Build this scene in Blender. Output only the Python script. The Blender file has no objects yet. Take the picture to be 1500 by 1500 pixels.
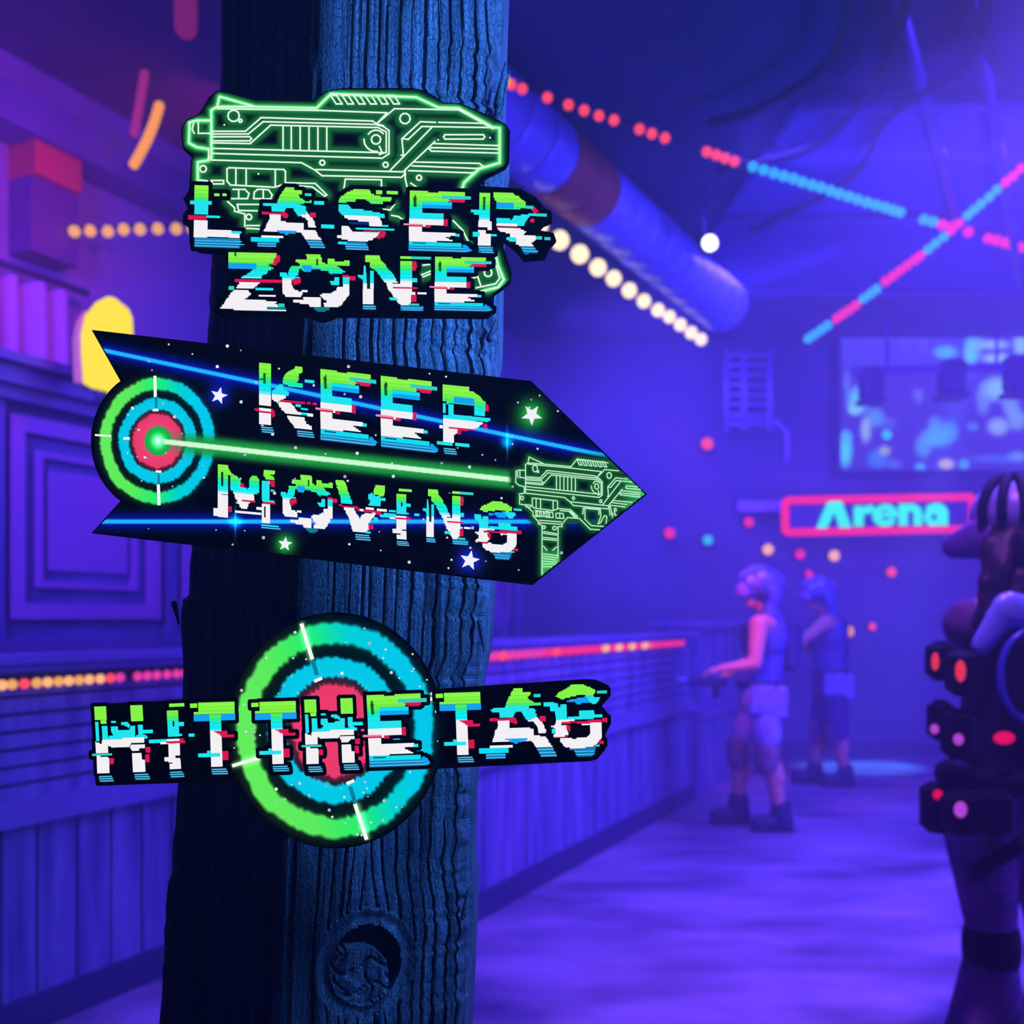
import bpy, math, random
import numpy as np
from mathutils import Vector, Matrix
C = bpy.context.scene.collection
R = random.Random(7)
F = 1500.0            # focal length expressed in photo pixels
HZ = 907.0            # height of the eye line in the photo
EYE = 1.42            # camera height in metres

def P(px, py, Y):
    "the point of the place seen at px,py that stands Y metres in front of the camera"
    return Vector(((px - 750) / F * Y, Y, EYE - (py - HZ) / F * Y))

def lin(c):
    if isinstance(c, str):
        c = c.lstrip('#'); c = [int(c[i:i + 2], 16) / 255 for i in (0, 2, 4)]
    return tuple(x / 12.92 if x <= .04045 else ((x + .055) / 1.055) ** 2.4 for x in c)

# ------------------------------------------------------------------ materials
MATS = {}
def nm(name):
    m = bpy.data.materials.new(name); m.use_nodes = True
    return m, m.node_tree, m.node_tree.nodes['Principled BSDF']

def mat(name, col, rough=.6, metal=0, noise=0, nscale=6, stretch=(1, 1, 1), bump=0, spec=.5, col2=None):
    if name in MATS: return MATS[name]
    m, nt, b = nm(name)
    c = lin(col)
    b.inputs['Base Color'].default_value = (*c, 1)
    b.inputs['Roughness'].default_value = rough
    b.inputs['Metallic'].default_value = metal
    b.inputs['Specular IOR Level'].default_value = spec
    if noise or bump:
        tc = nt.nodes.new('ShaderNodeTexCoord'); mp = nt.nodes.new('ShaderNodeMapping')
        mp.inputs['Scale'].default_value = stretch
        nt.links.new(tc.outputs['Object'], mp.inputs[0])
        n = nt.nodes.new('ShaderNodeTexNoise'); n.inputs['Scale'].default_value = nscale
        n.inputs['Detail'].default_value = 5
        nt.links.new(mp.outputs[0], n.inputs['Vector'])
        r = nt.nodes.new('ShaderNodeValToRGB')
        r.color_ramp.elements[0].position = .3; r.color_ramp.elements[1].position = .7
        a = lin(col2) if col2 else tuple(x * (1 - noise) for x in c)
        r.color_ramp.elements[0].color = (*a, 1); r.color_ramp.elements[1].color = (*c, 1)
        nt.links.new(n.outputs['Fac'], r.inputs[0]); nt.links.new(r.outputs[0], b.inputs['Base Color'])
        if bump:
            bp = nt.nodes.new('ShaderNodeBump'); bp.inputs['Strength'].default_value = bump
            bp.inputs['Distance'].default_value = .02
            nt.links.new(n.outputs['Fac'], bp.inputs['Height']); nt.links.new(bp.outputs[0], b.inputs['Normal'])
    MATS[name] = m
    return m

def glow(name, col, s=1.0):
    if name in MATS: return MATS[name]
    m, nt, b = nm(name)
    b.inputs['Base Color'].default_value = (*[x * .1 for x in lin(col)], 1)
    b.inputs['Emission Color'].default_value = (*lin(col), 1)
    b.inputs['Emission Strength'].default_value = s
    b.inputs['Roughness'].default_value = .6; b.inputs['Specular IOR Level'].default_value = 0
    MATS[name] = m
    return m

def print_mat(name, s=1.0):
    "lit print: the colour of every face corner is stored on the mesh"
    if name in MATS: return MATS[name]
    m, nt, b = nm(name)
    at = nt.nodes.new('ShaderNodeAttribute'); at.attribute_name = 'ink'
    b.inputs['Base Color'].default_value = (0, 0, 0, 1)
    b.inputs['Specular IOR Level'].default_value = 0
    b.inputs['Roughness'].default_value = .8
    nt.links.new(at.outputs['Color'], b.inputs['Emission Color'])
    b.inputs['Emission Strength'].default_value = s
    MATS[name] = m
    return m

# ------------------------------------------------------------------ objects
def tag(o, label=None, cat=None, group=None, kind=None):
    if label: o['label'] = label
    if cat: o['category'] = cat
    if group: o['group'] = group
    if kind: o['kind'] = kind
    return o

def empty(name, loc, label=None, cat=None, group=None):
    o = bpy.data.objects.new(name, None); C.objects.link(o); o.location = loc
    o.empty_display_size = .05
    bpy.context.view_layer.update()
    return tag(o, label, cat, group)

class MB:
    "collects shapes in world space, build() links them as one mesh object"
    def __init__(s): s.v = []; s.f = []; s.mi = []; s.cur = 0; s.sm = []
    def add(s, vs, fs, smooth=False):
        n = len(s.v); s.v += [tuple(v) for v in vs]
        for f in fs: s.f.append(tuple(n + i for i in f)); s.mi.append(s.cur); s.sm.append(smooth)
        return s
    def quadbox(s, bot, top):
        "hexahedron from two rings of four points"
        return s.add(list(bot) + list(top), [(3, 2, 1, 0), (4, 5, 6, 7), (0, 1, 5, 4), (1, 2, 6, 5), (2, 3, 7, 6), (3, 0, 4, 7)])
    def box(s, c, size, M=None, bev=0):
        x, y, z = [k / 2 for k in size]
        c = Vector(c)
        def T(p): return c + (M @ Vector(p) if M else Vector(p))
        if bev <= 0:
            return s.quadbox([T(p) for p in ((-x, -y, -z), (x, -y, -z), (x, y, -z), (-x, y, -z))],
                             [T(p) for p in ((-x, -y, z), (x, -y, z), (x, y, z), (-x, y, z))])
        b = min(bev, x * .9, y * .9, z * .9)
        rings = []
        for (zz, i) in ((-z, b), (-z + b, 0), (z - b, 0), (z, b)):
            xx, yy = x - i, y - i
            k = b
            rings.append([T(p) for p in ((-xx + k, -yy, zz), (xx - k, -yy, zz), (xx, -yy + k, zz), (xx, yy - k, zz),
                                         (xx - k, yy, zz), (-xx + k, yy, zz), (-xx, yy - k, zz), (-xx, -yy + k, zz))])
        return s.rings(rings, smooth=False)
    def rings(s, rings, smooth=True, cap=True, closed=True):
        n = len(rings[0]); vs = [v for r in rings for v in r]; fs = []
        for i in range(len(rings) - 1):
            for j in range(n if closed else n - 1):
                k = (j + 1) % n
                fs.append((i * n + j, i * n + k, (i + 1) * n + k, (i + 1) * n + j))
        if cap:
            fs.append(tuple(range(n - 1, -1, -1))); fs.append(tuple((len(rings) - 1) * n + j for j in range(n)))
        return s.add(vs, fs, smooth)
    def tube(s, pts, r, n=10, cap=True, smooth=True):
        pts = [Vector(p) for p in pts]; m = len(pts)
        rr = r if isinstance(r, (list, tuple)) else [r] * m
        rings = []; up = None
        for i, p in enumerate(pts):
            d = (pts[min(i + 1, m - 1)] - pts[max(i - 1, 0)]).normalized()
            if up is None: up = Vector((0, 0, 1)) if abs(d.z) < .9 else Vector((1, 0, 0))
            a = d.cross(up).normalized(); b = a.cross(d).normalized(); up = b
            rings.append([p + (a * math.cos(t) + b * math.sin(t)) * rr[i] for t in [2 * math.pi * k / n for k in range(n)]])
        return s.rings(rings, smooth, cap)
    def ball(s, c, r, n=12, m=8, M=None):
        c = Vector(c); r = r if isinstance(r, (list, tuple)) else (r, r, r)
        rings = []
        for i in range(m + 1):
            t = math.pi * (.02 + .96 * i / m)
            rings.append([(c + (M @ v if M else v)) for v in
                          [Vector((r[0] * math.sin(t) * math.cos(a), r[1] * math.sin(t) * math.sin(a), -r[2] * math.cos(t)))
                           for a in [2 * math.pi * k / n for k in range(n)]]])
        return s.rings(rings)
    def capsule(s, p0, p1, r0, r1, n=12, flat=1.0, side=None):
        "tapered limb with round ends; flat squeezes it along `side`"
        p0 = Vector(p0); p1 = Vector(p1); d = (p1 - p0); L = d.length or 1e-6; d = d / L
        up = side.normalized() if side is not None else (Vector((0, 1, 0)) if abs(d.y) < .8 else Vector((1, 0, 0)))
        a = (up - d * up.dot(d)).normalized(); b = d.cross(a)
        rings = []
        for (cc, rr, ts) in ((p0, r0, (-85, -60, -30, 0)), (p1, r1, (0, 30, 60, 85))):
            for t in ts:
                t = math.radians(t)
                o = cc + d * (rr * math.sin(t)); q = rr * math.cos(t)
                rings.append([o + a * (q * flat * math.cos(k)) + b * (q * math.sin(k)) for k in [2 * math.pi * j / n for j in range(n)]])
        return s.rings(rings)
    def prism(s, pts, back, front=None):
        "outline given as world points, extruded by vector back"
        n = len(pts); a = [Vector(p) for p in pts]; b = [p + Vector(back) for p in a]
        return s.add(a + b, [tuple(range(n)), tuple(range(2 * n - 1, n - 1, -1))] + [(i, i + n, (i + 1) % n + n, (i + 1) % n) for i in range(n)])
    def build(s, name, m, parent=None, inset=None, **kw):
        me = bpy.data.meshes.new(name)
        par = parent
        off = Vector((0, 0, 0))
        if par is not None:
            off = par.matrix_world.translation.copy()
        elif inset is not None: off = Vector(inset)
        me.from_pydata([tuple(Vector(v) - off) for v in s.v], [], s.f)
        ms = m if isinstance(m, (list, tuple)) else [m]
        for x in ms: me.materials.append(x)
        me.polygons.foreach_set('material_index', s.mi)
        me.polygons.foreach_set('use_smooth', s.sm)
        me.validate(); me.update()
        import bmesh
        bm = bmesh.new(); bm.from_mesh(me); bmesh.ops.recalc_face_normals(bm, faces=bm.faces); bm.to_mesh(me); bm.free()
        o = bpy.data.objects.new(name, me); C.objects.link(o)
        if par is not None: o.parent = par
        else: o.location = off
        tag(o, **kw)
        bpy.context.view_layer.update()
        return o
# ------------------------------------------------------------------ lit sign art
SY = .965                       # distance of the signs from the camera
PAL = {'g': '#86f542', 'G': '#0b5a1c', 'c': '#22e6f0', 'C': '#0fe0f4', 't': '#35d0c4', 'b': '#12a4f6', 'B': '#0d7fc0', 'l': '#58c4ee',
       'T': '#0b7f8e', 'r': '#dc1450', 'p': '#f48fa6', 'w': '#f6f3f6', 'k': '#020302', 'D': '#0a2a86', 'e': '#06251c'}
GRAD = [(0, '#93ff45'), (.10, '#84fa3e'), (.17, '#6ef348'), (.22, '#35f27a'), (.27, '#18f0c0'), (.31, '#12eef2'), (.40, '#1ceef6'),
        (.43, '#8ff4f6'), (.45, '#fbf6f8'), (.86, '#f3f3f8'), (.88, '#22b4e6'), (1, '#0f86c8')]
def grad(v, keys=GRAD):
    v = min(max(v, 0), 1)
    for (a, ca), (b, cb) in zip(keys, keys[1:]):
        if v <= b:
            t = (v - a) / (b - a); A = lin(ca); B = lin(cb)
            return tuple(x + (y - x) * t for x, y in zip(A, B))
    return lin(keys[-1][1])

class Art:
    "flat coloured pieces in photo pixels, stacked a hair apart"
    def __init__(s): s.v = []; s.f = []; s.c = []; s.z = 0; s.n = 0
    def poly(s, pts, col, z=None):
        n = len(s.v); z = s.z if z is None else z
        s.v += [(x, y, z) for x, y in pts]; s.f.append(tuple(range(n, n + len(pts))))
        cs = col if isinstance(col, list) else [col] * len(pts)
        s.c += [(*c[:3], 1) for c in cs]
    def line(s, pts, w, col, closed=False):
        pts = list(pts)
        if closed: pts.append(pts[0])
        for (a, b) in zip(pts, pts[1:]):
            dx, dy = b[0] - a[0], b[1] - a[1]; L = math.hypot(dx, dy) or 1e-6
            ux, uy = dx / L * w / 2, dy / L * w / 2
            s.poly([(a[0] - ux + uy, a[1] - uy - ux), (b[0] + ux + uy, b[1] + uy - ux),
                    (b[0] + ux - uy, b[1] + uy + ux), (a[0] - ux - uy, a[1] - uy + ux)], col)
    def build(s, name, parent, Y=SY, m=None, strength=1.0, **kw):
        me = bpy.data.meshes.new(name)
        off = parent.matrix_world.translation
        vs = [tuple(P(x, y, Y) + Vector((0, -z, 0)) - off) for x, y, z in s.v]
        me.from_pydata(vs, [], s.f)
        at = me.color_attributes.new('ink', 'FLOAT_COLOR', 'POINT')
        at.data.foreach_set('color', np.array(s.c, dtype=np.float32).ravel())
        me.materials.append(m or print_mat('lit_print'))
        me.update()
        o = bpy.data.objects.new(name, me); C.objects.link(o); o.parent = parent
        return tag(o, **kw)

def scan(poly, step, jit):
    "cuts a polygon into horizontal bands -> (x0,x1,y0,y1)"
    ys = [p[1] for p in poly]; y = min(ys); out = []
    y1 = max(ys)
    k = max(1, round((y1 - y) / step)); st = (y1 - y) / k
    for i in range(k):
        a = y + i * st; m = a + st / 2; xs = []
        for (p, q) in zip(poly, poly[1:] + poly[:1]):
            if (p[1] <= m < q[1]) or (q[1] <= m < p[1]):
                x = p[0] + (q[0] - p[0]) * (m - p[1]) / (q[1] - p[1])
                if abs(q[0] - p[0]) > .2 * abs(q[1] - p[1]): x += R.uniform(-jit, jit)
                xs.append(x)
        xs.sort()
        out += [(xs[j], xs[j + 1], a, a + st) for j in range(0, len(xs) - 1, 2) if xs[j + 1] - xs[j] > .3]
    return out

# glyph: crop origin, scale, box (x y w h), slope, slant, pieces.  "x0 y0 x1 y1 c" = bar, "P pts c" = polygon, "S x0 x1 y" = base stripes
GL = {
'L': (265, 260, 11.538, 240, 140, 820, 1040, .032, -.02, "240 140 475 400 .;165 400 530 460 c;240 460 470 630 c;130 645 440 720 r;440 652 670 690 c;230 730 460 1020 w;455 890 860 1010 w;860 915 1030 955 c;820 955 1000 1030 w;240 1025 1010 1185 B;240 1065 1040 1078 l;240 1110 1075 1124 l;240 1152 980 1168 l;570 280 660 325 g;710 280 780 325 g"),
'A': (360, 265, 11.538, 100, 120, 1240, 1030, .032, 0, "P 690,118 825,122 825,178 955,182 955,232 895,238 925,300 1000,330 1000,352 1115,345 1115,385 540,410 545,350 600,250 640,180 .;P 535,370 840,385 1010,440 1050,560 900,610 800,470 700,460 650,540 445,530 440,440 300,435 300,395 535,395 c;1005 220 1115 265 t;1160 350 1330 410 c;1280 745 1500 810 c;P 400,575 600,575 595,700 985,715 985,830 1170,840 1280,1005 1020,1000 940,890 310,870 380,700 420,640 w;P 890,600 1050,560 1150,660 1190,795 1065,795 1050,690 1000,630 w;P 520,850 880,855 870,890 780,900 700,925 600,890 b;270 930 640 965 w;95 960 570 1035 C;205 1045 520 1120 B;205 1060 520 1074 l;205 1100 520 1114 l;P 1030,1015 1290,1020 1350,1150 1100,1140 B;1040 1025 1300 1040 l;1065 1072 1330 1088 l;1095 1120 1350 1136 l;280 530 400 575 r;400 545 620 575 r;P 610,545 700,545 725,640 620,620 r;1090 545 1190 625 r"),
'S': (480, 265, 11.538, 165, 155, 830, 1020, .032, 0, "P 460,155 715,158 745,230 860,265 1080,300 1080,345 935,360 935,400 730,395 650,320 480,315 470,370 190,370 190,320 240,265 370,190 .;P 190,410 350,412 400,470 550,490 780,530 960,570 990,625 890,635 640,600 260,590 215,540 190,500 c;P 260,590 870,620 920,700 920,775 710,775 700,700 380,670 300,630 w;370 700 690 740 D;920 755 1030 785 c;480 800 940 830 c;940 815 1130 845 c;P 240,770 340,775 430,870 620,880 900,870 830,960 720,1020 650,1035 350,1015 250,990 165,970 165,935 240,930 w;610 845 940 865 r;P 930,860 990,870 960,960 850,990 830,960 r;P 180,1040 650,1045 700,1175 320,1170 300,1090 B;180 1040 330 1080 c;320 1070 650 1084 l;310 1110 690 1124 l;320 1152 700 1166 l;820 170 925 235 g;1000 180 1190 235 g"),
'E': (585, 265, 11.538, 160, 175, 1050, 1020, .032, -.025, "P 180,175 470,182 500,197 660,202 700,191 1110,205 1110,265 800,370 390,365 390,545 176,545 .;720 258 1210 312 t;P 810,315 1110,330 1110,365 1000,375 850,355 r;390 360 890 420 C;390 410 890 468 b;176 545 750 648 c;170 648 750 745 w;760 655 820 775 r;75 728 390 756 p;160 756 390 780 r;400 750 440 785 w;440 755 530 800 r;165 780 385 880 w;P 165,870 760,885 950,900 950,945 760,950 860,1000 930,1035 165,1030 w;940 905 1020 950 c;165 1035 1050 1098 C;230 1050 450 1068 D;162 1098 1140 1190 B;162 1120 1180 1134 l;160 1160 1180 1176 l;P 1060,1090 1130,1105 1190,1150 1230,1185 1100,1195 b;P 270,245 300,300 290,350 295,450 245,450 240,350 235,300 G"),
'R': (690, 265, 11.538, 115, 205, 1170, 1040, .032, -.02, "145 210 325 690 .;205 280 245 500 G;0 495 140 540 c;50 540 140 580 c;125 690 350 790 w;280 790 350 840 w;120 840 250 900 w;120 900 335 1100 w;30 870 150 950 c;335 910 435 945 c;130 1115 370 1225 B;130 1128 330 1142 l;145 1166 370 1182 l;175 1206 385 1222 l;P 380,215 715,215 740,260 800,275 850,320 920,370 930,470 780,490 430,480 430,350 380,300 .;430 375 720 470 b;930 430 1060 480 t;P 1000,500 1080,460 1140,520 1080,560 r;970 560 1110 600 c;1110 560 1280 610 t;P 430,640 640,645 670,690 740,600 930,580 1000,590 950,650 900,770 780,770 430,720 c;430 725 780 770 w;P 430,800 830,815 930,870 880,930 1090,940 1100,1000 1030,1060 1050,1110 830,1110 750,1070 780,1000 660,960 660,890 500,880 w;430 785 840 803 r;600 960 760 1010 c;640 1010 760 1035 c;1100 945 1200 1000 t;1240 960 1340 1010 t;P 830,1120 1060,1120 1140,1220 900,1250 B;860 1140 1080 1156 l;890 1185 1130 1200 l;1000 650 1070 710 r"),
'Z': (310, 355, 12.5, 160, 190, 1200, 1080, .02, 0, "315 190 1200 385 .;425 190 460 265 G;P 830,380 1100,370 1040,440 1140,475 1140,495 1040,520 1030,580 940,600 920,670 550,660 700,560 780,480 .;315 385 830 490 b;P 1200,220 1265,270 1250,370 1170,430 1100,430 1140,340 r;430 680 1290 735 r;P 520,740 890,745 780,850 460,850 w;320 810 420 880 t;810 840 1135 885 c;870 970 1180 1000 w;P 420,880 680,890 740,960 600,1050 1200,1090 1180,1130 1240,1190 1370,1250 1370,1270 160,1230 300,1040 350,960 w;1230 1130 1340 1190 t;1020 1190 1360 1240 T"),
'O': (405, 355, 11.538, 65, 210, 1270, 970, .02, 0, "P 500,210 740,215 770,270 775,350 870,380 870,295 985,295 990,335 1240,320 1240,395 1020,405 1090,450 1190,520 930,550 870,490 720,470 620,450 580,510 470,500 430,460 390,450 370,560 340,580 400,600 260,640 260,700 105,700 105,600 65,580 65,520 160,520 200,560 250,410 400,405 400,370 320,320 330,298 520,300 .;P 430,405 600,400 600,440 720,440 720,470 600,460 570,510 470,500 b;675 290 710 400 G;P 270,640 410,610 430,690 300,740 r;1120 560 1230 600 r;1230 580 1340 650 r;P 890,660 980,660 990,600 1065,600 1065,730 940,730 c;1125 600 1235 720 c;P 105,700 260,700 300,800 430,850 440,900 420,930 170,930 110,870 w;430 815 530 850 w;P 250,990 460,985 470,940 755,940 755,1100 590,1100 540,1050 320,1030 w;P 740,910 800,870 920,880 1020,820 1040,770 1130,760 1130,720 1235,720 1235,900 1190,940 1110,1060 1040,1100 810,1100 800,1050 860,1010 780,950 w;P 620,1105 900,1105 900,1150 800,1180 700,1180 T"),
'N': (515, 355, 12.5, 115, 240, 1340, 1050, .02, 0, "P 255,245 505,250 520,300 540,350 640,430 650,460 760,590 850,750 640,770 460,540 340,460 340,370 255,365 .;895 350 1110 770 .;895 265 1100 312 g;1100 270 1455 317 t;P 1115,360 1190,370 1205,450 1170,530 1115,520 r;1110 665 1205 740 c;P 230,435 250,435 275,560 280,760 215,760 210,690 115,630 115,615 220,615 c;345 530 410 760 c;215 760 285 860 w;345 760 410 860 w;210 860 405 1140 w;285 600 340 850 e;P 640,765 1110,775 1110,920 1170,920 1170,960 1095,970 1090,1110 1030,1160 900,1160 770,1000 690,880 650,800 w;760 825 1210 855 r;P 690,1020 840,1020 850,1070 700,1070 c;1090 970 1190 1100 r;1210 925 1375 960 w;1050 1130 1240 1165 t;210 1160 445 1240 B;215 1176 440 1190 l;220 1216 455 1230 l;900 1172 1320 1260 B;920 1200 1310 1214 l;930 1236 1300 1250 l"),
'K': (365, 520, 11.536, 100, 130, 1000, 1200, .105, 0, "175 135 375 690 .;245 310 285 490 G;180 400 245 425 G;175 690 375 850 w;175 896 375 945 w;100 905 180 945 r;175 943 380 972 r;P 380,920 420,920 450,1040 400,1060 370,980 r;175 976 375 1170 w;S 215 400 1205;P 790,200 905,210 905,300 850,330 820,400 830,440 800,470 910,495 910,560 580,510 570,430 600,360 680,280 740,260 .;945 420 1105 470 c;P 470,510 575,505 580,560 680,640 670,700 610,690 390,670 390,600 450,580 c;P 390,670 610,690 640,740 540,760 490,820 430,780 390,740 w;540 760 950 795 r;980 800 1045 835 r;1080 810 1145 850 r;P 520,800 690,815 770,880 820,960 880,970 880,1020 610,990 550,920 500,840 w;790 835 880 880 c;880 900 1000 930 c;880 975 990 1015 c;990 990 1085 1040 w;P 650,1040 940,1060 945,1110 970,1130 970,1160 1060,1210 1065,1270 780,1240 700,1130 w;S 820 1080 1272"),
'P': (635, 550, 12.5, 65, 170, 980, 1290, .1, 0, "P 170,170 620,215 640,280 700,290 780,340 850,380 890,450 970,500 950,530 940,745 750,735 750,550 370,530 240,520 235,370 230,480 170,480 .;370 392 750 510 b;175 515 225 690 c;275 530 370 735 c;P 180,735 380,730 1045,790 1040,845 930,860 180,800 c;P 180,800 920,865 850,930 730,1000 480,975 410,1080 375,1080 375,1240 180,1220 w;110 910 175 970 w;280 945 440 975 r;P 440,960 760,995 760,1020 500,1010 510,1080 440,1080 r;P 900,900 980,890 985,970 920,970 r;945 540 1010 660 r;65 1205 350 1265 c;400 1235 660 1295 c;S 195 400 1322"),
'M': (305, 670, 12.5, 105, 130, 1120, 1130, .09, 0, "P 185,130 370,155 420,290 480,320 550,370 600,400 600,470 660,560 730,580 760,530 760,410 820,340 900,350 940,400 940,650 840,680 850,750 500,715 460,610 415,590 415,330 370,330 370,690 185,680 .;245 270 285 530 e;590 480 660 550 r;185 680 370 1090 w;105 930 185 1070 w;P 500,720 850,750 860,800 750,850 720,940 620,940 540,820 w;625 775 870 810 r;P 1030,235 1230,250 1230,300 1150,330 1225,390 1220,420 1050,395 1020,300 .;P 1090,425 1230,440 1220,550 1170,540 r;990 430 1130 780 c;1000 780 1220 812 c;990 850 1140 1200 w;1015 812 1240 845 r;1030 900 1060 1100 e;890 910 990 960 w;500 975 980 1015 w;980 1230 1300 1255 c;980 1275 1330 1295 l;380 900 440 1000 r;1150 590 1220 630 t"),
'V': (480, 690, 12.5, 145, 165, 940, 1120, .08, 0, "P 145,165 310,185 350,260 380,370 430,500 465,610 250,590 240,480 190,330 .;P 890,260 1050,275 1050,410 1020,470 880,440 840,410 860,300 g;P 750,430 800,400 900,460 1065,510 1060,540 975,550 970,650 750,630 780,560 750,480 c;P 300,670 480,680 540,790 590,900 630,820 700,770 880,770 870,820 750,970 760,1060 720,1120 470,1110 400,900 w;210 610 270 640 r;270 636 480 662 r;P 470,650 560,650 600,740 540,720 r;590 695 660 735 w;660 710 900 750 r;880 740 980 800 r;700 665 850 705 w;905 690 1085 735 w;1125 715 1250 750 c;1030 770 1250 805 c;850 850 920 920 c;750 980 840 1065 r;700 1105 790 1140 c;S 515 760 1145"),
'I': (215, 1010, 10, 270, 195, 290, 1090, -.045, .045, "335 207 555 255 g;300 310 465 470 .;310 470 475 690 c;460 475 550 535 c;385 460 410 540 e;325 655 525 685 c;40 735 480 785 c;300 728 485 757 w;205 765 330 800 w;P 325,790 490,785 495,960 425,970 430,1000 500,1010 510,1155 345,1165 340,1080 410,1070 270,1050 265,990 330,980 w;290 757 490 785 r;P 490,715 530,720 585,775 490,785 r;S 350 530 1195;620 645 705 690 c"),
'T': (215, 1010, 10, 640, 180, 660, 1095, -.03, .03, "760 192 1290 345 .;640 205 745 268 g;695 330 1290 365 g;695 370 925 465 b;1090 355 1300 450 b;925 363 1092 600 .;935 600 1100 900 w;945 900 1110 1130 w;P 980,610 1180,600 1190,650 1290,655 1285,690 1130,700 1040,640 r;760 935 1080 990 c;890 895 940 940 c;1115 900 1200 1030 r;S 960 1170 1152"),
'H': (130, 1020, 10.714, 95, 140, 920, 1200, -.03, .06, "95 160 280 370 g;195 370 285 430 g;660 140 850 390 g;110 400 160 700 c;215 465 300 640 c;P 360,480 465,475 470,530 660,515 670,465 735,460 735,615 855,600 930,610 930,650 230,680 220,640 380,620 400,590 360,560 c;780 445 855 600 c;840 525 1015 580 c;P 520,410 610,400 660,450 650,490 520,440 c;360 385 435 415 c;P 115,700 180,740 215,740 220,680 880,640 880,720 660,740 640,790 370,800 310,760 315,880 125,890 w;P 135,930 330,960 335,1200 145,1205 w;65 900 375 932 t;P 335,970 410,980 400,1060 340,1050 r;P 665,760 890,750 890,800 800,820 800,850 700,850 665,800 w;P 690,890 835,890 845,990 890,990 900,1180 705,1180 w;900 795 975 880 r;895 910 960 1030 r;S 175 370 1240;S 730 940 1208"),
'Q': (795, 985, 10.714, 105, 185, 860, 1150, -.03, .03, "P 450,190 630,190 720,225 830,280 800,350 730,370 620,350 560,355 450,380 300,420 250,400 200,370 260,310 400,230 g;P 375,440 560,400 700,370 900,385 840,490 740,480 530,490 500,460 380,470 b;P 680,375 900,385 840,490 740,480 c;850 285 1005 330 t;P 105,490 230,480 250,570 285,500 370,490 380,745 210,750 190,610 120,600 c;P 380,700 570,680 570,600 800,590 810,650 930,655 935,710 500,730 390,740 c;P 210,745 500,735 500,760 290,790 290,820 400,830 370,880 410,950 380,990 170,1010 170,970 200,960 200,870 130,860 130,830 200,820 w;P 300,780 920,735 925,780 600,800 500,790 300,810 r;930 710 1010 780 r;P 370,840 430,830 430,930 390,910 r;P 740,790 920,780 925,1000 870,1100 760,1180 480,1190 340,1160 270,1080 280,1030 440,1015 460,1040 700,1010 745,960 w;610 805 740 825 w;170 1010 390 1025 r;P 400,1200 840,1160 800,1300 540,1320 490,1220 B;500 1232 800 1246 l;520 1280 800 1294 l;880 1070 955 1120 r;820 1130 890 1160 t"),
}
def glyph(ch, box=None, outline=0):
    "one printed letter; box = (x, y, w, h, slope, slant) in photo pixels"
    ox, oy, s, gx, gy, gw, gh, k, m, txt = GL[ch]
    if box is None: box = (ox + gx / s, oy + gy / s, gw / s, gh / s, k, m)
    bx, by, bw, bh, bk, bm_ = box
    W = bw; H = bh
    def uv(x, y):
        # undo slope and slant of the crop
        dx, dy = x - gx, y - gy
        det = 1 - k * m
        u = (dx - m * dy) / det; v = (dy - k * dx) / det
        return u / gw * W, v / gh * H
    def to(u, v): return (bx + u + v * bm_, by + v + u * bk)
    a = Art(); shapes = []
    for e in txt.split(';'):
        e = e.strip(); t = e.split()
        if t[0] == 'P':
            pts = [uv(*map(float, q.split(','))) for q in t[1:-1]]
            for r in scan(pts, 2.0, 1.0): shapes.append((*r, t[-1]))
        elif t[0] == 'S':
            x0, x1, y0 = map(float, t[1:]); h = s * 9.5
            u0, v0 = uv(x0, y0); u1 = u0 + (x1 - x0) / gw * W; d = h / gh * H
            shapes.append((u0 - 1, u1 + 1, v0, v0 + d, 'S'))
            for i, (p, q) in enumerate(((0, 0), (0, 2), (1, 2.5))): shapes.append((u0 + p, u1 + q, v0 + d * (.1 + i * .34), v0 + d * (.26 + i * .34), 'l'))
        else:
            x0, y0, x1, y1 = map(float, t[:4])
            u0, v0 = uv(x0, y0); u1 = u0 + (x1 - x0) / gw * W; v1 = v0 + (y1 - y0) / gh * H
            if t[4] == '.':
                for r in scan([(u0, v0), (u1, v0), (u1, v1), (u0, v1)], 2.0, 0): shapes.append((*r, '.'))
            else: shapes.append((u0, u1, v0, v1, t[4]))
    if outline:
        for (x0, x1, y0, y1, c) in shapes:
            if c in 'Ge': continue
            o = outline; q = o * .45
            a.poly([to(x0 - o + q, y0 - o), to(x1 + o - q, y0 - o), to(x1 + o, y0 - o + q), to(x1 + o, y1 + o - q),
                    to(x1 + o - q, y1 + o), to(x0 - o + q, y1 + o), to(x0 - o, y1 + o - q), to(x0 - o, y0 - o + q)], (0, 0, 0), z=0)
    z = .0002
    for (x0, x1, y0, y1, c) in shapes:
        z += .000002
        if c == '.':
            v = (y0 + y1) / 2 / H
            cc = grad(v); f = 1 - .10 * ((int(y0 / 2.0) % 3) == 0)
            cc = tuple(q * f for q in cc)
            a.poly([to(x0, y0), to(x1, y0), to(x1, y1 + .1), to(x0, y1 + .1)], cc, z=z)
        elif c == 'B' or c == 'S':
            A = lin('#0e8fd0') if c == 'B' else lin('#063a6a'); B = lin('#0a6aa8') if c == 'B' else lin('#04304e')
            a.poly([to(x0, y0), to(x1, y0), to(x1, y1), to(x0, y1)], [A, A, B, B], z=z)
        else:
            a.poly([to(x0, y0), to(x1, y0), to(x1, y1), to(x0, y1)], lin(PAL[c]), z=z)
    return a

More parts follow.
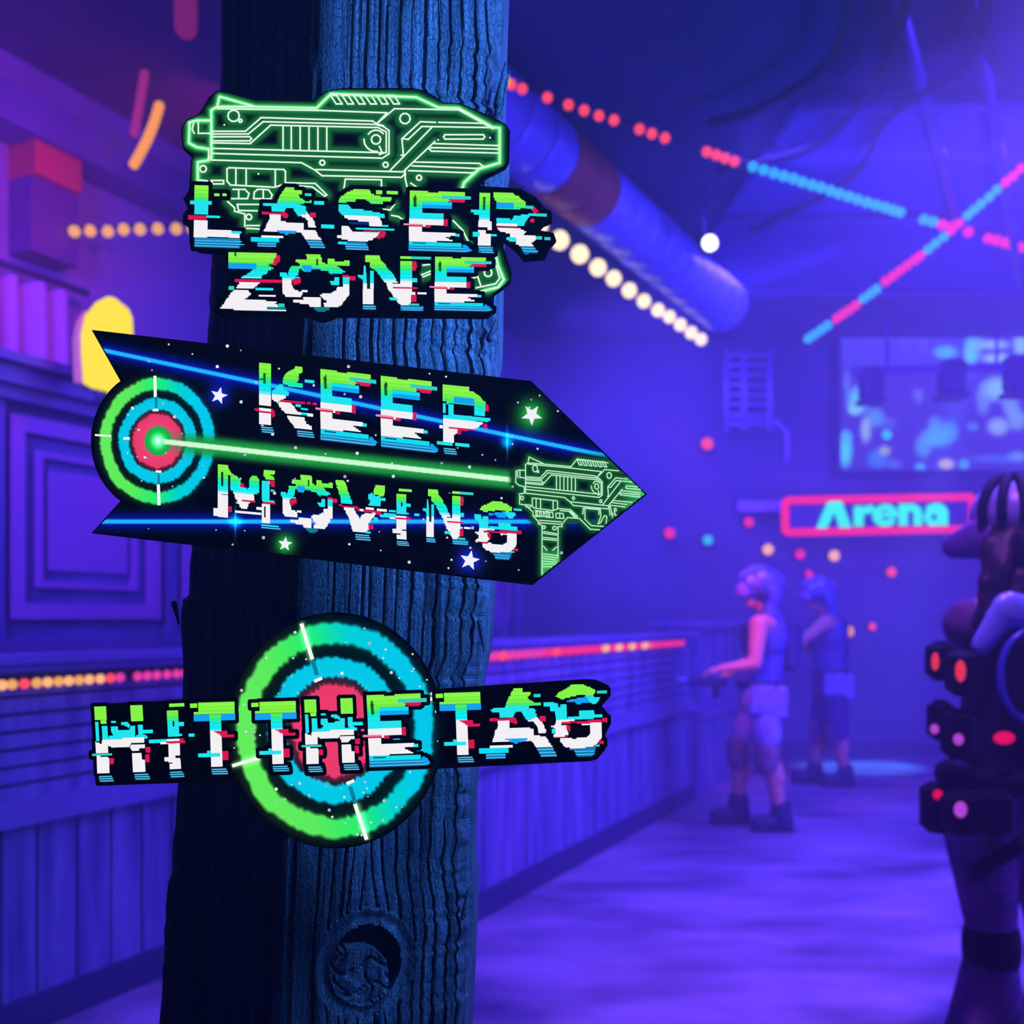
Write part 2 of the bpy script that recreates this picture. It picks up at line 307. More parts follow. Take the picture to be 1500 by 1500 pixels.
# ------------------------------------------------------------------ blaster line art (frame: 5x, origin 250,110)
GUN = """300,600 300,260 340,235 620,235 1070,245 1175,140 1800,165 1960,240 2110,245 2360,385 2410,390 2410,645 2260,690 2150,790 2130,850
345,220 360,160 620,235|345,250 1070,262 1585,280 1510,360|1510,360 1640,250 2110,258 2360,395
310,415 550,415 665,315 1480,340 1510,360 1560,375|310,435 570,435 680,345 1500,365 1560,380 1600,410 1600,580 1550,612 310,577
310,500 585,505 735,370 1520,388 1580,420 1580,568 1530,585|310,540 1580,572|300,455 580,455 595,470 580,485 300,485 300,455
825,375 825,555|885,376 885,555|950,378 950,556|1015,380 1015,557|1080,382 1080,558|1145,384 1145,560
300,500 300,625 960,645 1060,700 1110,740 1690,752 1710,735 1720,700|1070,695 1700,712|1610,700 1915,385|1710,705 1935,490
1690,590 1705,590 1695,470 1830,345 1940,350|1700,468 1740,475 1840,380 2360,388|1965,350 2290,357
2010,440 2290,440 2300,455 2290,472 2010,472 2000,455 2010,440|1930,505 2400,520|1895,545 1910,535 2395,545|1895,545 1910,560 2395,575
1790,640 2260,650 2290,672 2260,688 1770,668|1745,703 2220,720 2150,790|1760,795 1800,822|1720,720 1718,760 1735,830
1270,840 1280,765 1545,770 1545,830|200,640 270,630 285,600|200,640 200,770 270,778|300,775 390,775 390,800 310,800 300,775
415,690 430,682 830,695 842,710 842,800 760,825 440,808 415,780 415,690|480,690 480,810|555,690 555,812|768,695 768,822
140,350 195,335 290,335|140,350 135,500 190,530 280,545 280,625|205,350 205,430 285,430|170,360 160,400 175,430
850,792 1060,797 1145,880 1130,890 1040,822 950,815|460,840 500,840 500,908 450,908|500,840 545,840 575,870 565,908 500,908
610,908 615,860 640,840 680,840 680,908 610,908|680,840 720,845 745,880 735,910 680,910
420,930 470,975 470,1000 545,1020 545,1110|490,950 650,950|490,950 500,995 640,997|560,1105 650,1105|560,1125 650,1130
2070,1070 2140,1140 2180,1222|2380,1320 2400,1400 2440,1500 2400,1555 2300,1580 2230,1590|2385,1400 2410,1490 2380,1530 2240,1560|2210,1490 2250,1480 2270,1540
1850,1395 1895,1390|1840,1465 1900,1440|1850,1480 1900,1460|1530,985 1610,990 1640,950|1620,1030 1670,1040 1700,1060"""
GUNL = [[tuple(map(float, q.split(','))) for q in part.split()] for ln in GUN.split('\n') for part in ln.split('|')]
for i in range(6):
    x = 1172 + i * 84
    GUNL.append([(x, 152), (x + 45, 153), (x + 85, 215), (x + 42, 215), (x, 152)])
def circ(x, y, r, n=10, a0=0, a1=360): return [(x + r * math.cos(math.radians(a0 + (a1 - a0) * i / n)), y + r * math.sin(math.radians(a0 + (a1 - a0) * i / n))) for i in range(n + 1)]
GUNL += [circ(463, 302, 42), circ(512, 338, 11), circ(1505, 475, 34), circ(1505, 475, 88, 8, 85, 180), circ(1505, 475, 68, 6, 215, 320), [(1530, 525), (1545, 560)],
         circ(1717, 322, 38), circ(1575, 660, 18), circ(1820, 755, 18), circ(1112, 645, 18), circ(240, 690, 24), circ(575, 1042, 20), circ(2325, 1450, 28)]
GUNP = [(250 + x / 5, 110 + y / 5) for x, y in ()]
def g5(l): return [(250 + x / 5, 110 + y / 5) for x, y in l]
GUN_BIG = [g5(l) for l in GUNL]
def small(p): return (784 + .432 * (p[0] - 343), 687 + .57 * (p[1] - 171) + .031 * (p[0] - 343))
LOW = """140,670 230,750 230,790 290,860 290,880 330,900 330,1430|505,1320 505,912 550,912 550,880 610,812 740,822 860,940 1010,950|300,842 540,860|290,868 540,886
345,965 490,990|345,985 490,1005|345,1030 490,1045|345,1050 490,1063|345,1210 490,1230|345,1235 490,1255|345,1260 490,1280|345,1290 490,1305|345,1320 490,1325|345,1350 480,1350
800,708 800,830 870,900 1030,912 1040,800 1015,790 970,870 945,880 975,800 970,720 800,706|530,715 640,725 720,800 705,812 640,745 530,735
1080,690 1115,865|1125,750 1155,830|345,1125 380,1170|490,1135 450,1170|260,750 285,740 345,745 350,800 265,800 260,750|302,742 302,800|370,760 395,750 445,755 452,812 375,808 370,760|412,752 412,810
480,770 505,762 560,768 570,822 485,818 480,770|524,765 524,820"""
LOWL = [[(750 + float(q.split(',')[0]) / 7.5, 650 + float(q.split(',')[1]) / 7.5) for q in part.split()] for ln in LOW.split('\n') for part in ln.split('|')]
GUN_SMALL = [[small(p) for p in l] for l in GUN_BIG if max(p[1] for p in l) < 292] + LOWL + \
            [[(750 + x / 7.5, 650 + y / 7.5) for x, y in circ(350, 918, 15)], [(750 + x / 7.5, 650 + y / 7.5) for x, y in circ(467, 928, 20)]]

def segdist(X, Y, lines):
    d = np.full(X.shape, 1e9, dtype=np.float32)
    for l in lines:
        for (a, b) in zip(l, l[1:]):
            dx, dy = b[0] - a[0], b[1] - a[1]; L = dx * dx + dy * dy + 1e-9
            t = np.clip(((X - a[0]) * dx + (Y - a[1]) * dy) / L, 0, 1)
            d = np.minimum(d, np.hypot(X - a[0] - t * dx, Y - a[1] - t * dy))
    return d
def inside(X, Y, poly):
    r = np.zeros(X.shape, bool)
    for (p, q) in zip(poly, poly[1:] + poly[:1]):
        c = ((p[1] > Y) != (q[1] > Y))
        xx = (q[0] - p[0]) * (Y - p[1]) / ((q[1] - p[1]) or 1e-9) + p[0]
        r ^= c & (X < xx)
    return r
def field(name, parent, outline, step, fn, z, edge=1.5):
    "fine grid of print inside the outline, coloured by fn(X, Y) in sRGB"
    xs = [p[0] for p in outline]; ys = [p[1] for p in outline]
    gx = np.arange(min(xs), max(xs) + step, step); gy = np.arange(min(ys), max(ys) + step, step)
    X, Y = np.meshgrid(gx, gy); nx = len(gx)
    col = fn(X, Y)
    col = np.clip(col, 0, 1); col = np.where(col <= .04045, col / 12.92, ((col + .055) / 1.055) ** 2.4)
    dark = segdist(X, Y, [outline + outline[:1]])
    ok = inside(X, Y, outline) & (dark > edge)
    q = ok[:-1, :-1] & ok[1:, :-1] & ok[:-1, 1:] & ok[1:, 1:]
    lum = col.max(axis=2); lit = np.maximum(np.maximum(lum[:-1, :-1], lum[1:, :-1]), np.maximum(lum[:-1, 1:], lum[1:, 1:])) > .0006
    q &= lit
    jj, ii = np.nonzero(q)
    base = (jj * nx + ii)
    faces = np.stack([base, base + nx, base + nx + 1, base + 1], 1)
    used, inv = np.unique(faces.ravel(), return_inverse=True)
    faces = inv.reshape(-1, 4)
    Xf = X.ravel()[used]; Yf = Y.ravel()[used]; cf = col.reshape(-1, 3)[used]
    off = parent.matrix_world.translation
    V = np.stack([(Xf - 750) / F * SY - off.x, np.full(Xf.shape, SY - z - off.y), EYE - (Yf - HZ) / F * SY - off.z], 1)
    me = bpy.data.meshes.new(name)
    me.vertices.add(len(V)); me.vertices.foreach_set('co', V.astype(np.float32).ravel())
    me.loops.add(faces.size); me.loops.foreach_set('vertex_index', faces.astype(np.int32).ravel())
    me.polygons.add(len(faces)); me.polygons.foreach_set('loop_start', np.arange(0, faces.size, 4, dtype=np.int32))
    me.update(calc_edges=True)
    at = me.color_attributes.new('ink', 'FLOAT_COLOR', 'POINT')
    at.data.foreach_set('color', np.concatenate([cf, np.ones((len(cf), 1))], 1).astype(np.float32).ravel())
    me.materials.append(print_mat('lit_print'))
    o = bpy.data.objects.new(name, me); C.objects.link(o); o.parent = parent
    return o
def plate(parent, outline, name='backing_board'):
    mb = MB(); mb.prism([P(x, y, SY) for x, y in outline], (0, .006, 0))
    return mb.build(name, mat('black_board', '#000000', .8, spec=.02), parent)
def hexc(h): return np.array([int(h[i:i + 2], 16) / 255 for i in (1, 3, 5)])
def glowadd(X, Y, col, d, s): return hexc(col)[None, None, :] * np.exp(-(d / s) ** 2)[:, :, None]

# ---- sign one: blaster over LASER ZONE
OUT1 = [(266, 205), (265, 188), (272, 176), (290, 168), (298, 158), (306, 142), (318, 133), (335, 135), (375, 145), (458, 147), (478, 133), (500, 129), (605, 129),
        (624, 133), (650, 150), (674, 151), (718, 170), (741, 182), (747, 192), (746, 236), (740, 245), (712, 259), (699, 272), (762, 276), (786, 290), (797, 304),
        (808, 310), (809, 324), (796, 330), (790, 337), (811, 341), (815, 352), (806, 362), (798, 378), (768, 381), (752, 363), (738, 353), (737, 360), (749, 398),
        (748, 412), (736, 423), (724, 431), (722, 458), (714, 465), (495, 463), (472, 471), (440, 461), (322, 464), (311, 456), (318, 440), (331, 424), (330, 410),
        (333, 402), (331, 371), (290, 368), (278, 360), (276, 332), (268, 326), (268, 314), (276, 304), (268, 292), (277, 278), (278, 262), (279, 240), (281, 230), (268, 217)]
s1 = empty('laser_zone_sign', P(530, 300, SY), 'top sign reading LASER ZONE under a green outlined blaster, on the wooden post', 'sign')
plate(s1, OUT1)
def f1(X, Y):
    d = segdist(X, Y, GUN_BIG)
    o = segdist(X, Y, [g5(GUNL[0]), g5([(300, 600), (280, 625), (200, 640), (200, 770), (280, 860)]), g5([(345, 220), (360, 160), (620, 235)]), g5([(140, 350), (195, 335), (290, 335)]), g5([(140, 350), (135, 500), (190, 530), (280, 545)]),
                       g5([(2380, 1320), (2400, 1400), (2440, 1500), (2400, 1555), (2300, 1580)])])
    c = hexc('#186e30')[None, None, :] * np.exp(-(d / 9.5) ** 3)[:, :, None] + glowadd(X, Y, '#2a6436', o, 4.5) + glowadd(X, Y, '#3a5c40', o, 2.4)
    below = (Y > 352) & (X < 600)
    return np.where(below[:, :, None], c * .35, c)
field('blaster_picture', s1, OUT1, 1.3, f1, .0006)
a = Art()
for l in GUN_BIG: a.line(l, 2.3, lin('#e2fbe4'))
for x, y in ((395, 368), (2340, 462), (645, 727), (1960, 478)): a.poly([(250 + x / 5 + 1.5 * math.cos(t), 110 + y / 5 + 1.5 * math.sin(t)) for t in (0, 1, 2, 3, 4, 5)], lin('#dcffe0'))
a.v = [(x, y, .0010) for x, y, z in a.v]
a.build('blaster_outline', s1)
def letters(parent, items, outline):
    for it in items:
        g = glyph(it[0], it[1] if len(it) > 1 else None, outline)
        g.v = [(x, y, z + .0013) for x, y, z in g.v]
        g.build('letter', parent)
letters(s1, [('L',), ('A',), ('S',), ('E',), ('R',), ('Z',), ('O',), ('N',), ('E', (636, 377, 84, 79, .02, -.02))], 6)

# ---- sign two: arrow KEEP MOVING
def ell(cx, cy, rx, ry, a0, a1, n, rot=0):
    r = []
    for i in range(n + 1):
        t = math.radians(a0 + (a1 - a0) * i / n)
        r.append((cx + rx * math.cos(t), cy + ry * math.sin(t)))
    return r
OUT2 = [(134, 483), (778, 558), (948, 724), (780, 857), (134, 781)] + ell(231, 646, 98, 106, 124, 236, 24)
s2 = empty('keep_moving_sign', P(540, 670, SY), 'arrow-shaped sign reading KEEP MOVING, pointing right, middle of the wooden post', 'sign')
plate(s2, OUT2)
def ringcol(X, Y, cx, cy, rx, ry, rot, bigc):
    x = (X - cx) / rx; y = (Y - cy) / ry
    n = np.hypot(x, y)
    th = np.arctan2(y, x); rg = np.random.default_rng(5)
    w = n + np.interp(th, np.linspace(-3.1416, 3.1416, 150), rg.uniform(-.016, .016, 150)) + .006 * np.sin(th * 9 + n * 20)
    def band(a, b, s): return np.clip((w - a) / s + .5, 0, 1) * np.clip((b - w) / s + .5, 0, 1)
    t = x * math.cos(rot) + y * math.sin(rot)
    keys = [(-1, '#66f05c'), (-.45, '#5cee5a'), (-.05, '#2af06c'), (.15, '#14e69a'), (.35, '#02d6d0'), (.6, '#02cdea'), (1, '#02c8ec')]
    col = np.zeros(X.shape + (3,))
    kx = [k[0] for k in keys]
    for ch in range(3): col[:, :, ch] = np.interp(t, kx, [hexc(k[1])[ch] for k in keys])
    out = col * band(.81, 1.0, .035)[:, :, None]
    out += col * (np.exp(-((n - .905) / .115) ** 2) * .42 * (1 - band(.81, 1, .035)))[:, :, None]
    mid = band(.50, .68, .03)
    out = out * (1 - mid[:, :, None]) + hexc('#02cbe9') * mid[:, :, None] + hexc('#02cbe9') * (np.exp(-((n - .59) / .11) ** 2) * .28 * (1 - mid))[:, :, None]
    red = np.clip((.43 - w) / .03 + .5, 0, 1)
    out = out * (1 - red[:, :, None]) + hexc('#ee3a6c') * red[:, :, None] + hexc('#ee3a6c') * (np.exp(-np.clip(n - .43, 0, 9) ** 2 / .004) * .35 * (1 - red))[:, :, None]
    out *= (n < 1.25)[:, :, None]
    return out
STARS2 = [(321, 580, 13, '#1020c8', .25), (779, 608, 16, '#1fc43c', 0.0), (418, 797, 11, '#1fc43c', .1), (688, 821, 15, '#1428d8', .2)]
def f2(X, Y):
    c = ringcol(X, Y, 231, 646, 84, 92, 0, None)
    for seg in ([(150, 513), (940, 679)], [(134, 764), (960, 764)]):
        d = segdist(X, Y, [seg])
        core = np.clip(3.3 - d, 0, 1)[:, :, None]
        c = c * (1 - core) + glowadd(X, Y, '#040f98', d, 14) * (1 - core) + glowadd(X, Y, '#0a40a0', d, 4) * .6 * (1 - core) + hexc('#20baf8') * core
    for fx, fy in ((345, 764), (743, 648)):
        c = c + hexc('#1c8ab8') * (np.exp(-(np.abs(X - fx) / 1.3) ** 2) * np.clip(1 - np.abs(Y - fy) / 34, 0, 1))[:, :, None]
        c = c + hexc('#00b8f0') * np.exp(-((X - fx) ** 2 + (Y - fy) ** 2) / 70)[:, :, None]
    for (sx, sy, r, col, _) in STARS2: c = c + glowadd(X, Y, col, np.hypot(X - sx, Y - sy), r * 1.35)
    d = segdist(X, Y, [[(232, 646), (758, 704)]])
    k = np.exp(-(d / 15) ** 4)[:, :, None]
    fade = np.clip((X - 232) / 60, 0, 1)[:, :, None] * np.clip((775 - X) / 12, 0, 1)[:, :, None]
    c = c * (1 - k * fade) + hexc('#1ea040') * k * fade
    r = np.hypot(X - 232, (Y - 646) * .92)
    k = np.clip((21 - r) / 2, 0, 1)[:, :, None]
    c = c * (1 - k) + hexc('#12963c') * k
    c = c + (glowadd(X, Y, '#c8ffd0', r, 7)) + glowadd(X, Y, '#20c050', r, 16) * .4
    core = np.clip(4.2 - d, 0, 1)[:, :, None] * np.clip((X - 236) / 6, 0, 1)[:, :, None]
    c = c * (1 - core) + hexc('#d2ffd6') * core
    g = segdist(X, Y, GUN_SMALL)
    body = np.exp(-(g / 9) ** 4)[:, :, None]
    near = np.exp(-(g / 5.5) ** 2)[:, :, None]
    tip = (np.clip((X - 905) / 25, 0, 1) * (Y > 700 - (X - 905) * .1) )[:, :, None]
    grip = (np.clip((Y - 800) / 20, 0, 1) * ((X > 793) & (X < 819)))[:, :, None]
    c = c * (1 - body) + (hexc('#176a2e') * near + hexc('#041a0a') * (1 - near)) * body
    c = c + hexc('#3c9a52') * tip * near * .6 + hexc('#58b86a') * grip * .5
    return c
field('target_and_beam_picture', s2, OUT2, 1.35, f2, .0006)
a = Art()
def clip_line(l):
    out = []
    for (p, q) in zip(l, l[1:]):
        n = 6
        for i in range(n):
            s_, e_ = [(p[0] + (q[0] - p[0]) * t, p[1] + (q[1] - p[1]) * t) for t in (i / n, (i + 1) / n)]
            X = np.array([s_[0], e_[0]]); Y = np.array([s_[1], e_[1]])
            if inside(X + 2.5, Y, OUT2).all() and inside(X + 1, Y + 2, OUT2).all() and inside(X + 1, Y - 2, OUT2).all(): out.append([s_, e_])
    return out
for l in GUN_SMALL:
    for sgm in clip_line(l): a.line(sgm, 1.45, lin('#c2f4c8'))
def star(a, x, y, r, rot, col):
    pts = [(x + (r if i % 2 == 0 else r * .42) * math.sin(rot + i * math.pi / 5), y - (r if i % 2 == 0 else r * .42) * math.cos(rot + i * math.pi / 5)) for i in range(10)]
    for i in range(10): a.poly([(x, y), pts[i], pts[(i + 1) % 10]], col)
for (x, y, r, c, rot) in STARS2: star(a, x, y, r, rot + (math.pi if x == 779 else 0), lin('#f4f2ff' if c[1] == '1' and c[3] != 'f' else '#e8ffe8'))
def bars(a, lst, w=4.6, col='#f4fff4'):
    for l in lst: a.line([l[:2], l[2:]], w, lin(col))
bars(a, [(227.5, 553, 228, 580), (232.5, 712, 233.5, 738)], 4.4); bars(a, [(141, 637.5, 162, 639)], 2.6); bars(a, [(226, 601, 231, 601), (230, 691, 235, 691), (183, 642.5, 189, 642.5)], 3.4)
bars(a, [(229, 583, 229.5, 596), (233, 697, 233, 708)], 3.4, '#0a7f9c')
def dots(a, n, x0, x1, y0, y1, ok):
    rr = random.Random(3)
    while n:
        x, y = rr.uniform(x0, x1), rr.uniform(y0, y1)
        if not ok(x, y): continue
        r = rr.choice((1.0, 1.2, 1.5, 1.7, 2.4)); b = rr.uniform(.45, 1)
        a.poly([(x + r * math.cos(t), y + r * math.sin(t)) for t in [k * math.pi / 4 for k in range(8)]], tuple(q * b for q in lin('#f4f4ff'))); n -= 1
dots(a, 110, 150, 900, 495, 845, lambda x, y: bool(inside(np.array([x - 4, x + 6]), np.array([y, y]), OUT2).all()) and bool(inside(np.array([x]), np.array([y + 5]), OUT2).all()) and not (755 < x and 665 < y < 800))
a.v = [(x, y, .0010) for x, y, z in a.v]
a.build('stars_and_blaster_lines', s2)
letters(s2, [('K',), ('E', (468.2, 541, 83, 104.5, .115, 0)), ('E', (556.4, 551, 84, 104.5, .115, 0)), ('P',), ('M',), ('O', (412, 694, 82, 84, .085, 0)), ('V',),
             ('I', (578.8, 714.5, 25, 84, .07, 0)), ('N', (619.5, 716, 74, 82, .07, 0)), ('Q', (695.6, 731, 66, 86, .08, 0))], 0)

# ---- sign three: HIT THE TAG across a round target
cx3, cy3 = 491, 1070
up = ell(cx3, cy3, 158, 173, 180 + 17, 360 - 19, 40)
lo = ell(cx3, cy3, 158, 173, 19, 180 - 27, 40)
OUT3 = [(134, 1041), (141, 1032), (340, 1022)] + up + [(645, 1009), (858, 995), (873, 996), (892, 1004), (894, 1020), (882, 1034), (893, 1048), (894, 1062), (886, 1078), (887, 1098), (875, 1112), (866, 1115), (642, 1126)] + lo + \
       [(345, 1144), (150, 1151), (142, 1146), (138, 1116), (133, 1108), (133, 1100), (136, 1096)]
s3 = empty('hit_the_tag_sign', P(490, 1070, SY), 'bottom sign reading HIT THE TAG across a round green and blue target', 'sign')
plate(s3, OUT3)
def f3(X, Y):
    c = ringcol(X, Y, cx3, cy3, 145, 157, -.30, None)
    for q in ((443, 915, 455, 965), (524, 1180, 538, 1226), (343, 1121, 378, 1111), (620, 1029, 635, 1022)):
        c = c + glowadd(X, Y, '#9adf9a', segdist(X, Y, [[q[:2], q[2:]]]), 5) * .6
    return c
field('target_picture', s3, OUT3, 1.3, f3, .0006)
a = Art()
for l, w_, c_ in (((442.5, 916, 457, 963), 5.6, '#f4fff4'), ((521, 1180, 536.5, 1227), 5.6, '#f4fff4'), ((343, 1121, 378, 1110), 4.8, '#f4fff4'), ((620, 1029, 634, 1023), 4.8, '#f4fff4'), ((463, 997, 470, 994), 4.6, '#f4fff4'), ((510, 1147, 517, 1144), 4.6, '#f4fff4'), ((459, 970, 464, 986), 6, '#0a7f9c'), ((514, 1155, 520, 1174), 6, '#0a7f9c')):
    k_ = Art(); bars(k_, [l], w_, c_); k_.v = [(x, y, .0010) for x, y, z in k_.v]; k_.build('crosshair_bar', s3)
def ok3(x, y):
    n = math.hypot((x - cx3) / 158, (y - cy3) / 173)
    return .3 < n < .97
dots(a, 95, 335, 650, 900, 1243, ok3)
a.v = [(x, y, .0010) for x, y, z in a.v]
a.build('white_specks', s3, kind='stuff')
letters(s3, [('H',), ('I',), ('T',), ('T', (368.6, 1027, 66, 106, -.03, .03)), ('H', (446, 1023, 86, 108, -.03, .05)), ('E', (535.5, 1018.6, 89, 106, -.035, .04)),
             ('T', (638.4, 1013.8, 66, 106, -.03, .035)), ('A', (699.8, 1012, 112, 103, -.03, .03)), ('Q',)], 5.5)
# ------------------------------------------------------------------ wooden post
def wood_mat():
    m, nt, b = nm('weathered_wood')
    tc = nt.nodes.new('ShaderNodeTexCoord'); mp = nt.nodes.new('ShaderNodeMapping'); mp.inputs['Scale'].default_value = (85, 85, 4)
    n = nt.nodes.new('ShaderNodeTexNoise'); n.inputs['Scale'].default_value = 1.0; n.inputs['Detail'].default_value = 8; n.inputs['Roughness'].default_value = .7
    n2 = nt.nodes.new('ShaderNodeTexVoronoi'); n2.feature = 'DISTANCE_TO_EDGE'; n2.inputs['Scale'].default_value = 1
    mp2 = nt.nodes.new('ShaderNodeMapping'); mp2.inputs['Scale'].default_value = (420, 420, 130)
    r = nt.nodes.new('ShaderNodeValToRGB')
    r.color_ramp.elements[0].position = .36; r.color_ramp.elements[0].color = (.012, .014, .02, 1)
    r.color_ramp.elements[1].position = .66; r.color_ramp.elements[1].color = (.20, .22, .25, 1)
    r2 = nt.nodes.new('ShaderNodeValToRGB')
    r2.color_ramp.elements[0].position = .0; r2.color_ramp.elements[0].color = (.35, .35, .35, 1)
    r2.color_ramp.elements[1].position = .12; r2.color_ramp.elements[1].color = (1, 1, 1, 1)
    mx = nt.nodes.new('ShaderNodeMix'); mx.data_type = 'RGBA'; mx.blend_type = 'MULTIPLY'; mx.inputs['Factor'].default_value = 1
    L = nt.links.new
    L(tc.outputs['Object'], mp.inputs[0]); L(mp.outputs[0], n.inputs['Vector']); L(tc.outputs['Object'], mp2.inputs[0]); L(mp2.outputs[0], n2.inputs['Vector'])
    L(n.outputs['Fac'], r.inputs[0]); L(n2.outputs['Distance'], r2.inputs[0])
    L(r.outputs[0], mx.inputs['A']); L(r2.outputs[0], mx.inputs['B']); L(mx.outputs['Result'], b.inputs['Base Color'])
    bp = nt.nodes.new('ShaderNodeBump'); bp.inputs['Strength'].default_value = 1; bp.inputs['Distance'].default_value = .0022
    ad = nt.nodes.new('ShaderNodeMath'); ad.operation = 'MULTIPLY_ADD'; ad.inputs[1].default_value = .6
    L(r2.outputs[0], ad.inputs[0]); L(n.outputs['Fac'], ad.inputs[2]); L(ad.outputs[0], bp.inputs['Height']); L(bp.outputs[0], b.inputs['Normal'])
    b.inputs['Roughness'].default_value = .62; b.inputs['Specular IOR Level'].default_value = .45
    return m
WOOD = wood_mat()
def interp(keys, y):
    return float(np.interp(y, [k[0] for k in keys], [k[1] for k in keys]))
LE = [(-2200, 345), (0, 319), (300, 305), (470, 299), (480, 297), (760, 276), (868, 270), (874, 261), (930, 258), (990, 262), (1150, 258), (1330, 247), (1345, 240), (1500, 234), (2330, 190)]
RE = [(-2200, 790), (0, 727), (90, 726), (100, 733), (150, 732), (170, 727), (300, 724), (460, 722), (490, 718), (520, 727), (700, 713), (860, 710), (900, 708), (960, 704), (1000, 695), (1130, 688), (1160, 684), (1300, 680), (1340, 684), (1400, 683), (1500, 679), (2330, 640)]
CE = [(-2200, 545), (0, 484), (1500, 432), (2330, 400)]
YL, YC, YR = 1.17, 1.03, 1.12
def vn(x, y, s):      # smooth value noise
    def h(i, j): return math.sin(i * 127.1 + j * 311.7 + s * 74.7) * 43758.5453 % 1
    i, j = math.floor(x), math.floor(y); u, v = x - i, y - j
    u = u * u * (3 - 2 * u); v = v * v * (3 - 2 * v)
    return (h(i, j) * (1 - u) + h(i + 1, j) * u) * (1 - v) + (h(i, j + 1) * (1 - u) + h(i + 1, j + 1) * u) * v
post = empty('wooden_post', (-.22, 1.15, 0), 'rough dark weathered wooden post holding the three glowing signs', 'post')
mb = MB()
NA, NB = 44, 128
rows = [-2050 + i * 60 for i in range(34)] + [-10 + i * 4 for i in range(380)] + [1520 + i * 60 for i in range(14)]
zf = [2407.0]
rows = [r for r in rows if r < 2290] + [907 + 1.42 * F / YC - .5]
rings = []
def soft(p, t, xl, xc, xr, z):
    "rounds the worn front edge of the timber: t runs -1..0 on the left face, 0..1 on the right"
    ta, tb = .22, .50
    if t < -ta or t > tb: return p
    A_ = Vector((xc + (xl - xc) * ta, YC + (YL - YC) * ta, z)); B_ = Vector((xc + (xr - xc) * tb, YC + (YR - YC) * tb, z)); C_ = Vector((xc, YC, z))
    u = .5 * (t + ta) / ta if t < 0 else .5 + .5 * t / tb
    return A_ * (1 - u) ** 2 + C_ * (2 * u * (1 - u)) + B_ * u * u
cracks = [(.06, 1.0), (.17, .8), (.26, 1.3), (.31, .7), (.40, 1.0), (.47, .7), (.55, 1.2), (.63, .6), (.70, .8), (.77, 1.1), (.86, .9), (.93, .7)]
for y in rows:
    L_ = P(interp(LE, y), y, YC); Cc = P(interp(CE, y), y, YC); R_ = P(interp(RE, y), y, YC)
    z = Cc.z
    xl = (interp(LE, y) - 750) / F * YL; xc = (interp(CE, y) - 750) / F * YC; xr = (interp(RE, y) - 750) / F * YR
    jr = (vn(y / 9, 3, 1) - .5) * .005 + (vn(y / 30, 9, 2) - .5) * .006; jl = (vn(y / 22, 5, 4) - .5) * .002
    pts = []
    nl = Vector((-(YL - YC), -(xc - xl), 0)).normalized(); nr = Vector(((YR - YC), -(xr - xc), 0)).normalized()
    for i in range(NA):
        t = i / NA
        p = Vector((xl + jl * (1 - t) + (xc - xl) * t, YL + (YC - YL) * t, z))
        p = soft(p, t - 1, xl, xc, xr, z)
        d = -.0016 * max(0, math.sin((t * 9 + .5 * vn(y / 300, t * 3, 8)) * 6.28)) ** 8
        if t < .06: d -= .004 * (1 - t / .06)
        pts.append(p + nl * d)
    for i in range(NB + 1):
        t = i / NB
        p = Vector((xc + (xr + jr * t - xc) * t, YC + (YR - YC) * t, z))
        p = soft(p, t, xl, xc, xr, z)
        # pull of the grain round the knot
        kx, ky = .44, 1432
        px = 750 + p.x / p.y * F
        dx, dy = (px - 536) / 60, (y - ky) / 69
        rk = math.hypot(dx, dy)
        wob = .02 * (vn(y / 160, 1, 5) - .5) + .10 * math.exp(-(dy * .55) ** 2) * (1 if dx > 0 else -1) * math.exp(-abs(dx) * .6) * (rk > 1)
        d = (vn(t * 46 - wob * 60, y / 160, 6) - .5) * .0016 + (vn(t * 110, y / 60, 16) - .5) * .0007
        for (cpos, st) in cracks:
            cc = cpos + wob + .012 * (vn(y / 90, cpos * 20, 7) - .5)
            amp = st * (.25 + .9 * vn(y / 120, cpos * 50, 11))
            d -= .0075 * amp * math.exp(-((t - cc) / .0062) ** 2) * (rk > 1.15)
        if rk < 1.25:
            ang = math.atan2(dy, dx)
            if rk > .86: d = -.004 * math.exp(-((rk - 1.03) / .15) ** 2)
            else:
                gx_, gy_ = dx * 5 + 1.2 * vn(dx * 3, dy * 3, 31), dy * 5 + 1.2 * vn(dx * 3, dy * 3, 37)
                d = -.0035 - .003 * (max(0, math.sin(gx_ * 2.1 + 1.5 * math.sin(gy_ * 1.3))) ** 8 + max(0, math.sin(gy_ * 2.4 + 1.7 * math.sin(gx_ * 1.1))) ** 8) - .0006 * math.sin(rk * 22)
                r2 = math.hypot((px - 526) / 47, (y - 1455) / 52)
                if r2 > 1: d = -.020
        elif rk < 1.6 and dy < 0: d -= .004 * (1.6 - rk)
        if t > .93: d -= .012 * ((t - .93) / .07) ** 2 * (.4 + vn(y / 14, 2, 3))
        pts.append(p + nr * d)
    bx = Vector(((xl + xr) / 2 + .06, 1.33, z))
    for (q, s_) in (((xr + .006, YR + .03, z), 1), ((xr + .01, YR + .1, z), 1), ((bx.x + .05, 1.36, z), 1), ((bx.x - .1, 1.38, z), 1), ((xl + .02, YL + .09, z), 1)):
        pts.append(Vector(q))
    rings.append(pts)
mb.rings(rings, smooth=False)
ob = mb.build('post_timber', WOOD, post)
